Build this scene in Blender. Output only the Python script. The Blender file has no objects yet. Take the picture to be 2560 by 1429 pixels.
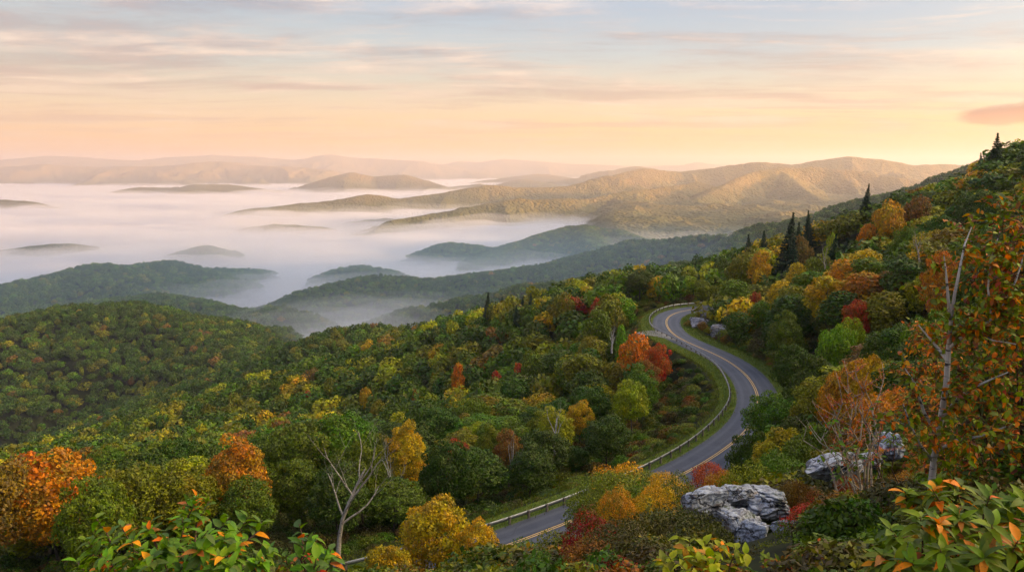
import bpy, bmesh, math, random
import numpy as np
from mathutils import Vector, Matrix, Euler, noise as mnoise

# ------------------------------------------------------------------ camera, sky, sun, exposure
scene = bpy.context.scene
col = scene.collection
FPX = 1900.0
PITCH = math.atan((714.5 - 420) / FPX)
cam_d = bpy.data.cameras.new('camera')
cam_d.sensor_width = 36.0
cam_d.lens = 36.0 * FPX / 2560
cam_d.clip_start = 0.1
cam_d.clip_end = 90000
cam = bpy.data.objects.new('camera', cam_d)
col.objects.link(cam)
cam.location = (0, 0, 0)
cam.rotation_euler = (math.radians(90) - PITCH, 0, 0)
scene.camera = cam

SUN_AZ = math.radians(88)      # clockwise from the view direction (+Y)
SUN_EL = math.radians(6.0)
sun_d = bpy.data.lights.new('sun', 'SUN')
sun_d.energy = 5.0
sun_d.angle = math.radians(0.5)
sun_d.color = (1.0, 0.54, 0.18)
sun = bpy.data.objects.new('sun', sun_d)
col.objects.link(sun)
sdir = Vector((math.sin(SUN_AZ) * math.cos(SUN_EL), math.cos(SUN_AZ) * math.cos(SUN_EL), math.sin(SUN_EL)))
sun.rotation_euler = sdir.to_track_quat('Z', 'Y').to_euler()

class NT:
    """tiny helper for writing node trees"""
    def __init__(self, tree):
        self.t = tree; self.n = tree.nodes; self.l = tree.links
    def new(self, typ, **kw):
        nd = self.n.new(typ)
        for k, v in kw.items():
            setattr(nd, k, v)
        return nd
    def put(self, sock, val):
        if isinstance(val, bpy.types.NodeSocket):
            self.l.new(val, sock)
        else:
            if hasattr(sock, 'default_value'):
                try:
                    sock.default_value = val
                except Exception:
                    sock.default_value = (*val, 1.0)
    def math(self, op, a, b=0.0, c=None, clamp=False):
        nd = self.new('ShaderNodeMath', operation=op, use_clamp=clamp)
        self.put(nd.inputs[0], a); self.put(nd.inputs[1], b)
        if c is not None: self.put(nd.inputs[2], c)
        return nd.outputs[0]
    def vmath(self, op, a, b=(0, 0, 0)):
        nd = self.new('ShaderNodeVectorMath', operation=op)
        self.put(nd.inputs[0], a)
        if op == 'SCALE': self.put(nd.inputs['Scale'], b)
        else: self.put(nd.inputs[1], b)
        return nd.outputs[0]
    def mix(self, f, a, b, blend='MIX'):
        nd = self.new('ShaderNodeMix', data_type='RGBA', blend_type=blend)
        self.put(nd.inputs[0], f); self.put(nd.inputs[6], a); self.put(nd.inputs[7], b)
        return nd.outputs[2]
    def ramp(self, f, stops, interp='LINEAR'):
        nd = self.new('ShaderNodeValToRGB')
        cr = nd.color_ramp; cr.interpolation = interp
        while len(cr.elements) < len(stops): cr.elements.new(0.5)
        while len(cr.elements) > len(stops): cr.elements.remove(cr.elements[-1])
        for e, (p, c) in zip(cr.elements, stops):
            e.position = p
            e.color = (c, c, c, 1) if isinstance(c, (int, float)) else (*c, 1)
        self.put(nd.inputs[0], f)
        return nd.outputs[0]
    def noise(self, vec, scale, detail=4, rough=0.55, dist=0.0, out=0, dims='3D'):
        nd = self.new('ShaderNodeTexNoise', noise_dimensions=dims)
        if vec is not None: self.put(nd.inputs['Vector'], vec)
        nd.inputs['Scale'].default_value = scale; nd.inputs['Detail'].default_value = detail
        nd.inputs['Roughness'].default_value = rough; nd.inputs['Distortion'].default_value = dist
        return nd.outputs[out]
    def mapping(self, vec, scale=(1, 1, 1), loc=(0, 0, 0), rot=(0, 0, 0)):
        nd = self.new('ShaderNodeMapping')
        self.put(nd.inputs[0], vec)
        nd.inputs['Location'].default_value = loc; nd.inputs['Rotation'].default_value = rot
        nd.inputs['Scale'].default_value = scale
        return nd.outputs[0]

def lin(r, g, b):
    f = lambda c: (c / 255 / 12.92) if c / 255 <= 0.04045 else ((c / 255 + 0.055) / 1.055) ** 2.4
    return (f(r), f(g), f(b))

world = bpy.data.worlds.new('World')
scene.world = world
world.use_nodes = True
w = NT(world.node_tree)
w.n.clear()
tc = w.new('ShaderNodeTexCoord')
D = tc.outputs['Generated']
sep = w.new('ShaderNodeSeparateXYZ'); w.put(sep.inputs[0], D)
ez = sep.outputs[2]
# dawn gradient by height above the horizon, warmer towards the sun
g_left = w.ramp(ez, [
    (0.0, lin(250, 168, 104)), (0.02, lin(254, 184, 112)), (0.045, lin(252, 200, 145)), (0.075, lin(240, 208, 172)),
    (0.105, lin(222, 210, 186)), (0.14, lin(204, 208, 202)), (0.20, lin(178, 198, 212)), (0.40, lin(140, 172, 220)), (1.0, lin(105, 150, 225))])
g_right = w.ramp(ez, [
    (0.0, lin(254, 178, 92)), (0.02, lin(255, 192, 100)), (0.05, lin(254, 210, 135)), (0.075, lin(246, 216, 170)),
    (0.105, lin(222, 212, 192)), (0.14, lin(196, 206, 210)), (0.20, lin(172, 190, 212)), (0.40, lin(140, 172, 220)), (1.0, lin(105, 150, 225))])
side = w.math('MULTIPLY_ADD', sep.outputs[0], 0.9, 0.5, clamp=True)
base = w.mix(side, g_left, g_right)
# streaky high cloud laid on a flat layer over the land
dz = w.math('MAXIMUM', w.math('ADD', ez, 0.035), 0.01)
px_ = w.math('DIVIDE', sep.outputs[0], dz); py_ = w.math('DIVIDE', sep.outputs[1], dz)
cmb = w.new('ShaderNodeCombineXYZ'); w.put(cmb.inputs[0], px_); w.put(cmb.inputs[1], py_)
flat = cmb.outputs[0]
warp = w.noise(w.mapping(flat, (0.35, 0.35, 1), (3, 1, 0)), 1.0, 3, 0.5, out=1)
flatw = w.vmath('ADD', flat, w.vmath('SCALE', w.vmath('SUBTRACT', warp, (0.5, 0.5, 0.5)), 1.5))
n1 = w.noise(w.mapping(flatw, (0.22, 0.50, 1), (1.7, 4.2, 0), (0, 0, 0.42)), 1.0, 11, 0.63)
n2 = w.noise(w.mapping(flatw, (0.7, 2.2, 1), (7.1, 0.3, 2), (0, 0, 0.5)), 1.0, 10, 0.66)
m1 = w.ramp(n1, [(0.44, 0.0), (0.57, 1.0)], 'EASE')
m2 = w.ramp(n2, [(0.47, 0.0), (0.64, 1.0)], 'EASE')
shade = w.ramp(w.noise(w.mapping(flatw, (0.35, 0.9, 1), (1.9, 9.0, 0), (0, 0, 0.35)), 1.0, 9, 0.62), [(0.40, 0.0), (0.60, 1.0)], 'EASE')
lowfade = w.ramp(ez, [(0.012, 0.0), (0.06, 1.0)])
cl_lit = w.ramp(ez, [(0.0, lin(252, 205, 160)), (0.06, lin(250, 214, 180)), (0.12, lin(252, 224, 200)), (0.2, lin(246, 228, 218)), (1.0, lin(225, 215, 215))])
cl_dk = w.ramp(ez, [(0.0, lin(225, 165, 135)), (0.06, lin(218, 176, 150)), (0.12, lin(186, 166, 160)), (0.2, lin(162, 160, 172)), (1.0, lin(150, 155, 172))])
cc = w.mix(shade, cl_lit, cl_dk)
fine = w.noise(w.mapping(w.vmath('ADD', D, w.vmath('SCALE', warp, 0.03)), (9, 9, 34), (0, 0, 0), (0, 0.10, 0)), 1.0, 12, 0.68)
lowfade = w.math('MULTIPLY', lowfade, w.ramp(fine, [(0.36, 0.35), (0.58, 1.0)]))
shade = w.math('ADD', w.math('MULTIPLY', shade, 0.75), w.ramp(fine, [(0.42, 0.35), (0.62, 0.0)]))
cc = w.mix(shade, cl_lit, cl_dk)
cover = w.math('MULTIPLY', lowfade, w.math('MAXIMUM', w.math('MULTIPLY', m1, 0.95), w.math('MULTIPLY', m2, 0.7)))
skycol = w.mix(cover, base, cc)
# one low lens-shaped cloud towards the right
lx = w.math('SUBTRACT', w.math('DIVIDE', sep.outputs[0], sep.outputs[1]), 0.645); lz = w.math('SUBTRACT', ez, w.math('MULTIPLY_ADD', lx, 0.05, 0.0585))
ln = w.noise(w.mapping(D, (14, 14, 60)), 1.0, 6, 0.6)
lm = w.math('ADD', w.math('POWER', w.math('DIVIDE', lx, 0.085), 2.0), w.math('ADD', w.math('POWER', w.math('DIVIDE', lz, 0.0125), 2.0), w.math('MULTIPLY', w.math('SUBTRACT', ln, 0.5), 2.2)))
lmask = w.math('MULTIPLY', w.ramp(lm, [(0.25, 1.0), (1.0, 0.0)], 'EASE'), w.math('GREATER_THAN', sep.outputs[1], 0.2))
skycol = w.mix(lmask, skycol, w.ramp(w.math('ADD', w.math('MULTIPLY', lz, 40), 0.5), [(0.1, lin(236, 145, 92)), (0.9, lin(165, 112, 100))]))
skycol = w.vmath('SCALE', skycol, w.ramp(ez, [(0.22, 0.5), (0.6, 0.66)]))  # upper sky, out of view, lifted as added fill on the foreground
skycol = w.vmath('SCALE', skycol, 2.0)
# added warm glow well above the sun, out of view, to light the foreground
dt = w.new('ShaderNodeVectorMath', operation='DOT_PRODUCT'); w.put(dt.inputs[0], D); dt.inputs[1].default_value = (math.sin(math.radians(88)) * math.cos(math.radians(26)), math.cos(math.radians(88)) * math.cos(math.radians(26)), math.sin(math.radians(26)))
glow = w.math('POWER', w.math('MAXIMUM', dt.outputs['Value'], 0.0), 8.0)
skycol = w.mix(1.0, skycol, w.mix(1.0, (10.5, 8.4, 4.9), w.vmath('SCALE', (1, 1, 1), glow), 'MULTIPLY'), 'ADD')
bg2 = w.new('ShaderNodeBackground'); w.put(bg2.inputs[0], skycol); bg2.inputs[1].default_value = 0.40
nish = w.new('ShaderNodeTexSky')
nish.sky_type = 'NISHITA'; nish.sun_disc = False
nish.sun_elevation = SUN_EL; nish.sun_rotation = SUN_AZ
bg1 = w.new('ShaderNodeBackground'); w.put(bg1.inputs[0], nish.outputs[0]); bg1.inputs[1].default_value = 0.05
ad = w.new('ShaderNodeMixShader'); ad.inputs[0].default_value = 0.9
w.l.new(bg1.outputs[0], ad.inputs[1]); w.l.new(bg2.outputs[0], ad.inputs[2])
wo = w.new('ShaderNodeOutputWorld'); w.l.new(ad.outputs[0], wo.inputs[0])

scene.view_settings.view_transform = 'Standard'
scene.view_settings.look = 'None'
scene.view_settings.gamma = 1
scene.view_settings.exposure = 1.53
scene.render.engine = 'CYCLES'
cy = scene.cycles
cy.use_denoising = True
cy.max_bounces = 8; cy.diffuse_bounces = 2; cy.glossy_bounces = 2
cy.transmission_bounces = 3; cy.volume_bounces = 3; cy.transparent_max_bounces = 12
cy.caustics_reflective = False; cy.caustics_refractive = False
cy.sample_clamp_indirect = 4.0
cy.use_adaptive_sampling = True; cy.adaptive_threshold = 0.02

# ------------------------------------------------------------------ helpers
rng = np.random.default_rng(7)
random.seed(7)
CP, SP = math.cos(PITCH), math.sin(PITCH)
def P(u, v, d, up=0.0):
    """world point that lies d metres ahead in the direction of a photo pixel"""
    cx = (u - 1280) / FPX; cyy = -(v - 714.5) / FPX
    yy = CP + cyy * SP; zz = -SP + cyy * CP
    s = d / yy
    return (cx * s, d, zz * s + up)
def PZ(u, v, z):
    cx = (u - 1280) / FPX; cyy = -(v - 714.5) / FPX
    yy = CP + cyy * SP; zz = -SP + cyy * CP
    s = z / zz
    return (cx * s, yy * s, z)
def PROJ(x, y, z):
    depth = y * CP - z * SP
    upc = y * SP + z * CP
    return 1280 + FPX * x / depth, 714.5 - FPX * upc / depth

def hash2(ix, iy, seed):
    h = (ix.astype(np.int64) * 374761393 + iy.astype(np.int64) * 668265263 + seed * 974634777) & 0xFFFFFFFF
    h = ((h ^ (h >> 13)) * 1274126177) & 0xFFFFFFFF
    return ((h ^ (h >> 16)) & 0xFFFFFF) / float(0xFFFFFF)
def vnoise(x, y, seed=0):
    ix = np.floor(x); iy = np.floor(y)
    fx = x - ix; fy = y - iy
    fx = fx * fx * fx * (fx * (fx * 6 - 15) + 10); fy = fy * fy * fy * (fy * (fy * 6 - 15) + 10)
    a = hash2(ix, iy, seed); b = hash2(ix + 1, iy, seed)
    c = hash2(ix, iy + 1, seed); d = hash2(ix + 1, iy + 1, seed)
    return (a * (1 - fx) + b * fx) * (1 - fy) + (c * (1 - fx) + d * fx) * fy
def fbm(x, y, oct=4, seed=0, gain=0.5):
    s = 0; a = 1; t = 0
    for i in range(oct):
        s = s + a * (vnoise(x, y, seed + i * 17) - 0.5) * 2; t += a
        x = x * 2.03 + 13.7; y = y * 2.03 - 7.1; a *= gain
    return s / t
def ridged(x, y, oct=4, seed=0):
    s = 0; a = 1; t = 0
    for i in range(oct):
        s = s + a * (1 - np.abs(vnoise(x, y, seed + i * 31) - 0.5) * 4).clip(-1, 1); t += a
        x = x * 2.1 + 3.7; y = y * 2.1 - 9.1; a *= 0.5
    return s / t

def npmesh(name, verts, faces, nper, mats=(), matidx=None, smooth=False):
    me = bpy.data.meshes.new(name)
    verts = np.asarray(verts, dtype=np.float32); faces = np.asarray(faces, dtype=np.int32)
    nf = len(faces)
    me.vertices.add(len(verts)); me.vertices.foreach_set('co', verts.ravel())
    me.loops.add(nf * nper); me.loops.foreach_set('vertex_index', faces.ravel())
    me.polygons.add(nf)
    me.polygons.foreach_set('loop_start', np.arange(0, nf * nper, nper, dtype=np.int32))
    me.polygons.foreach_set('loop_total', np.full(nf, nper, dtype=np.int32))
    for m in mats: me.materials.append(m)
    if matidx is not None: me.polygons.foreach_set('material_index', np.asarray(matidx, dtype=np.int32))
    if smooth: me.polygons.foreach_set('use_smooth', np.ones(nf, dtype=bool))
    me.update(calc_edges=True)
    me.validate()
    return me
def link(name, me, parent=None, loc=None):
    o = bpy.data.objects.new(name, me)
    col.objects.link(o)
    if parent is not None: o.parent = parent
    if loc is not None: o.location = loc
    return o
def tag(o, label=None, cat=None, group=None, kind=None):
    if label: o['label'] = label
    if cat: o['category'] = cat
    if group: o['group'] = group
    if kind: o['kind'] = kind
    return o
def thing(name, loc, label, cat, group=None, rot=(0, 0, 0), scale=1.0):
    o = bpy.data.objects.new(name, None)
    o.empty_display_size = 0.5
    col.objects.link(o)
    o.location = loc; o.rotation_euler = rot
    o.scale = (scale,) * 3 if isinstance(scale, (int, float)) else scale
    return tag(o, label, cat, group)

class Geo:
    """collects verts and quads/tris"""
    def __init__(self): self.v = []; self.f = []; self.m = []
    def tube(self, pts, rad, sides=6, mat=0, cap=True):
        pts = [Vector(p) for p in pts]
        b = len(self.v); n = len(pts); ref = None
        for i, p in enumerate(pts):
            t = (pts[min(i + 1, n - 1)] - pts[max(i - 1, 0)])
            if t.length < 1e-9: t = Vector((0, 0, 1))
            t.normalize()
            if ref is None:
                ref = t.orthogonal().normalized()
            ref = (ref - t * ref.dot(t))
            if ref.length < 1e-6: ref = t.orthogonal()
            ref.normalize()
            s = t.cross(ref)
            for k in range(sides):
                a = 2 * math.pi * k / sides
                self.v.append(p + (ref * math.cos(a) + s * math.sin(a)) * rad[i])
        for i in range(n - 1):
            for k in range(sides):
                k2 = (k + 1) % sides
                self.f.append((b + i * sides + k, b + i * sides + k2, b + (i + 1) * sides + k2, b + (i + 1) * sides + k)); self.m.append(mat)
        if cap:
            self.f.append(tuple(b + k for k in range(sides - 1, -1, -1))); self.m.append(mat)
            self.f.append(tuple(b + (n - 1) * sides + k for k in range(sides))); self.m.append(mat)
    def poly(self, pts, mat=0):
        b = len(self.v); self.v.extend(Vector(p) for p in pts)
        self.f.append(tuple(range(b, b + len(pts)))); self.m.append(mat)
    def build(self, name, mats, smooth=False):
        me = bpy.data.meshes.new(name)
        me.from_pydata([tuple(v) for v in self.v], [], self.f)
        for m in mats: me.materials.append(m)
        if len(mats) > 1: me.polygons.foreach_set('material_index', self.m)
        if smooth: me.polygons.foreach_set('use_smooth', [True] * len(self.f))
        me.update()
        return me

# ------------------------------------------------------------------ road plan
ROADZ = -35.0
def catmull(pts, step=1.5):
    pts = [np.array(p, float) for p in pts]
    out = []
    for i in range(len(pts) - 1):
        p0 = pts[max(i - 1, 0)]; p1 = pts[i]; p2 = pts[i + 1]; p3 = pts[min(i + 2, len(pts) - 1)]
        n = max(2, int(np.linalg.norm(p2 - p1) / step))
        for k in range(n):
            t = k / n
            out.append(0.5 * ((2 * p1) + (-p0 + p2) * t + (2 * p0 - 5 * p1 + 4 * p2 - p3) * t * t + (-p0 + 3 * p1 - 3 * p2 + p3) * t ** 3))
    out.append(pts[-1])
    return np.array(out)
def resample(pl, step):
    d = np.r_[0, np.cumsum(np.linalg.norm(np.diff(pl, axis=0), axis=1))]
    n = int(d[-1] / step)
    s = np.linspace(0, d[-1], n + 1)
    return np.stack([np.interp(s, d, pl[:, k]) for k in range(pl.shape[1])], 1)
RC_PX = [(1800, 768), (1750, 770), (1720, 774), (1686, 781), (1665, 797), (1667, 815), (1682, 835), (1720, 856), (1780, 881), (1830, 907), (1870, 940),
         (1892, 977), (1898, 1015), (1887, 1050), (1857, 1087), (1800, 1130), (1730, 1174), (1600, 1234), (1440, 1296), (1330, 1340), (1200, 1388), (1000, 1450)]
road_c = catmull([PZ(u, v, ROADZ)[:2] for u, v in RC_PX], 1.0)
for _ in range(30):
    road_c[1:-1] = 0.25 * road_c[:-2] + 0.5 * road_c[1:-1] + 0.25 * road_c[2:]
road_c = resample(road_c, 1.0)
ext0 = road_c[0] + np.array([[40, 30.0]]) ; ext1 = road_c[-1] + (road_c[-1] - road_c[-5]) * 8
road_c = resample(np.vstack([ext0, road_c, ext1[None]]), 1.0)
def polydist(x, y, pl):
    """distance to a polyline, and side sign (+ = right of travel)"""
    best = np.full(x.shape, 1e9); side_ = np.zeros(x.shape)
    for i in range(0, len(pl) - 1):
        ax, ay = pl[i]; bx, by = pl[i + 1]
        dx, dy = bx - ax, by - ay; L2 = dx * dx + dy * dy
        t = (((x - ax) * dx + (y - ay) * dy) / L2).clip(0, 1)
        ex = x - ax - t * dx; ey = y - ay - t * dy
        d = np.hypot(ex, ey)
        m = d < best
        best = np.where(m, d, best); side_ = np.where(m, np.sign(dx * ey - dy * ex), side_)
    return best, side_

# ------------------------------------------------------------------ terrain height
G = [(0, 0, -1.75), (-4, -4, -1.3), (5, -5, -0.6), (-30, -20, -4), (30, -30, 4), (0, 5, -3.5), (-3, 5, -4.0), (3, 4, -3.0), (0, 9, -5.4), (-8, 10, -7),
     (4.4, 8, -3.9), (7, 8, -3.2), (8.9, 18, -7.8), (5, 14, -7.2), (2, 14, -8.3), (6.7, 16, -7.8), (15, 20, -6), (25, 30, -9), (40, 50, -15), (30, 10, 2), (60, 20, 10),
     (100, 30, 28), (150, 50, 42), (60, 62, -13), (85, 100, -12), (150, 150, 12), (200, 200, 25), (300, 100, 75), (400, 300, 60), (300, 350, 20),
     (0, 30, -18.5), (-15, 30, -19), (10, 32, -18), (20, 45, -22), (0, 50, -28), (-20, 50, -30), (24, 60, -28), (-40, 40, -26), (-60, 20, -14), (-80, -20, -14), (-150, 0, -40),
     (40, 95, -33), (56, 100, -30), (-300, 0, -120), (-250, 120, -110), (100, 180, -18), (75, 160, -28)]
def g(u, v, d, h): G.append(P(u, v, d, -h))
for a in [(150, 1110, 62, 12), (0, 1130, 62, 12), (400, 1120, 72, 12), (600, 1080, 75, 12), (800, 1040, 85, 12), (1000, 1050, 85, 12), (1280, 1060, 95, 10),
          (1450, 1000, 100, 10), (1600, 880, 140, 9), (1450, 850, 170, 9), (1300, 870, 230, 9), (1250, 950, 190, 9), (1000, 950, 270, 9), (1000, 1040, 190, 9),
          (700, 1000, 300, 9), (500, 1080, 230, 9), (200, 1130, 190, 9), (1600, 695, 225, 9), (1450, 720, 250, 9), (1300, 750, 290, 9), (1180, 775, 330, 9), (1100, 797, 360, 9),
          (1000, 832, 410, 9), (850, 900, 420, 9), (700, 937, 400, 9), (500, 982, 370, 9), (350, 1052, 310, 9), (150, 1112, 270, 9), (0, 1137, 240, 9), (-250, 1200, 200, 9),
          (2100, 700, 130, 9), (2300, 600, 150, 9), (2500, 450, 180, 9), (2540, 355, 230, 8), (2400, 412, 235, 13), (2320, 445, 235, 13), (2200, 482, 235, 12), (2080, 530, 240, 11), (1960, 598, 245, 9),
          (1850, 640, 245, 9), (1740, 690, 235, 9), (2250, 800, 95, 8), (2000, 800, 125, 8)]: g(*a)
G += [(-500, 540, -225), (-350, 560, -228), (-220, 600, -228), (-100, 640, -228), (0, 680, -230), (60, 580, -190), (-60, 520, -165), (-200, 470, -175), (-340, 400, -190), (100, 450, -115), (130, 330, -45), (60, 350, -75), (180, 320, -22),
      (200, 620, -225), (-500, 300, -210), (-700, 600, -260), (0, 800, -270), (400, 700, -150), (500, 500, -40)]
G = np.array(G)
def tps_fit(pts, lam=6.0):
    n = len(pts); X = pts[:, :2] / 100.0
    r2 = ((X[:, None] - X[None]) ** 2).sum(-1)
    K = 0.5 * r2 * np.log(r2 + 1e-12) + np.eye(n) * lam * 1e-3
    A = np.zeros((n + 3, n + 3)); A[:n, :n] = K; A[:n, n] = 1; A[:n, n + 1:] = X; A[n, :n] = 1; A[n + 1:, :n] = X.T
    return X, np.linalg.solve(A, np.r_[pts[:, 2], 0, 0, 0])
TX, TW = tps_fit(G)
def near_h(x, y):
    X = x / 100.0; Y = y / 100.0
    out = TW[-3] + TW[-2] * X + TW[-1] * Y
    for i in range(len(TX)):
        r2 = (X - TX[i, 0]) ** 2 + (Y - TX[i, 1]) ** 2
        out = out + TW[i] * 0.5 * r2 * np.log(r2 + 1e-12)
    return out

# ridge: crest pixels (u, v, distance), slope, crest rounding, spur amplitude, spur wavelength
T = 8.0
RIDGES = [
  ([(-250, 900, 760), (-100, 850, 800), (0, 803, 840), (150, 768, 890), (300, 760, 910), (400, 778, 900), (510, 822, 860), (610, 872, 790), (680, 920, 730)], .45, 40, 34, 190, T),
  ([(780, 900, 560), (860, 830, 560), (930, 820, 560), (1000, 840, 560)], .42, 25, 6, 80, T),
  ([(640, 782, 1160), (685, 768, 1160), (730, 778, 1160)], .55, 30, 8, 90, T),
  ([(200, 760, 1240), (290, 746, 1240), (380, 738, 1240), (470, 750, 1220), (530, 766, 1200)], .38, 25, 12, 110, T),
  ([(-300, 780, 1200), (0, 722, 1320), (100, 694, 1420), (190, 670, 1480), (240, 661, 1520), (310, 668, 1560), (420, 652, 1680), (500, 668, 1760), (650, 676, 1900), (700, 690, 1950)], .40, 40, 28, 210, T),
  ([(470, 628, 2300), (515, 617, 2300), (560, 627, 2320)], .40, 40, 8, 150, T),
  ([(-200, 630, 2400), (0, 620, 2500), (100, 606, 2500), (160, 603, 2500), (230, 616, 2550)], .3, 50, 12, 200, T),
  ([(1080, 625, 2300), (1130, 608, 2300), (1180, 612, 2300), (1240, 630, 2300)], .4, 50, 12, 170, T),
  ([(1120, 690, 1900), (1210, 640, 2150), (1300, 605, 2350), (1380, 580, 2500), (1430, 568, 2600), (1470, 566, 2620), (1530, 575, 2600), (1590, 595, 2500), (1700, 620, 2300)], .45, 35, 36, 240, T),
  ([(1462, 565, 2640), (1468, 575, 2480), (1476, 595, 2320), (1480, 620, 2180)], .62, 16, 14, 160, T),
  ([(780, 725, 1350), (880, 700, 1420), (940, 690, 1440), (1075, 696, 1500), (1180, 686, 1520), (1280, 676, 1560), (1400, 655, 1600), (1480, 632, 1640), (1590, 600, 1650), (1670, 598, 1620),
    (1805, 584, 1560), (1900, 562, 1500), (2015, 545, 1420), (2200, 490, 1380), (2500, 410, 1330), (2900, 270, 1280), (3400, 150, 1230), (4200, 60, 1200)], .42, 35, 34, 220, T),  # unseen right end raised to throw shade on the ridges leftward
  ([(1040, 770, 1180), (1180, 745, 1180), (1330, 715, 1150), (1500, 690, 1100), (1700, 660, 1050), (1900, 640, 1000)], .45, 30, 22, 170, T),
  ([(860, 672, 1780), (900, 666, 1780), (950, 674, 1780)], .45, 30, 6, 130, T),
  ([(500, 548, 4000), (600, 525, 4300), (740, 508, 4600), (800, 503, 4700), (920, 487, 4900), (1000, 497, 5000), (1100, 482, 5200), (1220, 464, 5400), (1300, 468, 5500), (1430, 464, 5700), (1520, 440, 6000)], .42, 60, 60, 520, 0),
  ([(920, 582, 3050), (1000, 546, 3400), (1130, 527, 3600), (1220, 508, 3750), (1300, 497, 3850), (1380, 499, 3950), (1480, 495, 4200), (1600, 475, 4600), (1750, 455, 5200)], .46, 40, 50, 330, 0),
  ([(860, 556, 3850), (960, 545, 3900)], .3, 40, 10, 200, 0),
  ([(560, 548, 4100), (620, 545, 4150)], .3, 40, 10, 200, 0),
  ([(640, 566, 3350), (690, 561, 3350), (790, 566, 3350)], .25, 40, 8, 200, 0),
  ([(1430, 462, 6200), (1520, 440, 6500), (1600, 422, 6800), (1700, 429, 7000), (1790, 418, 7000), (1870, 404, 7000), (1980, 412, 7000), (2120, 392, 7000), (2200, 398, 7000), (2290, 415, 7000),
    (2380, 410, 7200), (2560, 430, 7400), (2900, 400, 7400), (3600, 380, 7400)], .52, 60, 85, 600, 0),
  ([(1600, 570, 3500), (1660, 545, 3800), (1700, 520, 4150), (1760, 490, 4500), (1820, 455, 4950), (1880, 428, 5300), (1940, 420, 5500), (2030, 418, 5600), (2130, 426, 5600), (2280, 450, 5500), (2420, 480, 5300), (2700, 520, 5000)], .66, 35, 90, 420, 0),
  ([(1950, 425, 5500), (2010, 470, 4800), (2080, 520, 4200), (2100, 560, 3700)], .6, 35, 50, 300, 0),
  ([(640, 492, 8400), (700, 483, 8600), (760, 470, 8800), (830, 448, 9000), (880, 431, 9000), (935, 442, 9100), (1010, 436, 9000), (1060, 452, 9100), (1110, 468, 9200), (1160, 464, 9300), (1200, 459, 9300), (1250, 466, 9300)], .30, 45, 40, 700, 0),
  ([(240, 490, 8100), (350, 467, 8200), (430, 469, 8200), (490, 461, 8200), (570, 461, 8300), (680, 475, 8300), (720, 486, 8300)], .22, 100, 30, 600, 0),
  ([(1240, 462, 9800), (1310, 448, 9800), (1370, 460, 9800)], .22, 100, 20, 600, 0),
  ([(-300, 490, 5200), (0, 499, 5300), (60, 503, 5200), (130, 518, 5000)], .3, 60, 20, 400, 0),
  ([(1290, 444, 13000), (1350, 435, 13000), (1420, 444, 13000)], .15, 200, 20, 900, 0),
  ([(1350, 460, 10500), (1440, 446, 10800), (1520, 432, 11000), (1590, 416, 11000), (1650, 426, 11200), (1750, 432, 11500)], .22, 120, 40, 700, 0),
  ([(-300, 420, 13500), (0, 418, 13500), (110, 410, 13500), (220, 416, 13600), (400, 418, 13500), (520, 404, 13500), (590, 410, 13500), (700, 414, 13600), (760, 425, 13800), (860, 438, 14000)], .20, 160, 150, 1300, 0),
  ([(-500, 400, 17500), (0, 399, 17500), (125, 389, 17500), (200, 392, 17500), (300, 399, 17500), (400, 403, 17500)], .22, 200, 120, 1700, 0),
  ([(380, 404, 18500), (430, 394, 18500), (530, 386, 18500), (620, 391, 18500), (740, 399, 18500), (820, 386, 18500), (900, 394, 18500), (1030, 403, 18500), (1100, 412, 18500), (1190, 430, 18000)], .22, 200, 120, 1700, 0),
  ([(1090, 420, 20500), (1150, 403, 20500), (1210, 406, 20500), (1260, 396, 20500), (1330, 402, 20500), (1400, 408, 20500), (1500, 412, 20500), (1600, 416, 20500), (1700, 412, 20500), (1745, 405, 20500), (1790, 411, 20500), (2000, 412, 20500)], .25, 200, 100, 1900, 0),
]
RX = []
for pts, sl, rd, amp, wl, th in RIDGES:
    RX.append((np.array([P(u, v, d, -th) for u, v, d in pts]), sl, rd, amp * (1.9 if th == 0 else 1.2), wl))
# unseen ridge added beyond the right edge to keep the near valleys in shade
RX.append((np.array([(1450, 900, 190), (1550, 1150, 215), (1780, 1500, 215), (1850, 1650, 160), (1900, 1800, 30)], float), .42, 60, 60, 300))
def ridge_field(x, y, k):
    pts, sl, rd, amp, wl = RX[k]
    best = np.full(x.shape, -1e9); bd = np.full(x.shape, 1e9)
    for i in range(len(pts) - 1):
        a = pts[i]; b = pts[i + 1]
        dx, dy = b[0] - a[0], b[1] - a[1]; L2 = dx * dx + dy * dy
        t = (((x - a[0]) * dx + (y - a[1]) * dy) / L2).clip(0, 1)
        d = np.hypot(x - a[0] - t * dx, y - a[1] - t * dy)
        h = a[2] + t * (b[2] - a[2]) - sl * (np.sqrt(d * d + rd * rd) - rd)
        m = h > best
        best = np.where(m, h, best); bd = np.where(m, d, bd)
    k2 = (bd / (wl * 0.8)).clip(0, 1)
    sp = ridged(x / wl + k * 3.1, y / wl + 1.7 * k, 4, 50 + k)
    return best + k2 * amp * (sp - 0.45) * 0.9 + (0.35 + 0.65 * k2) * fbm(x / wl * 2.3, y / wl * 2.3, 3, 90 + k) * amp * 0.22
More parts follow.
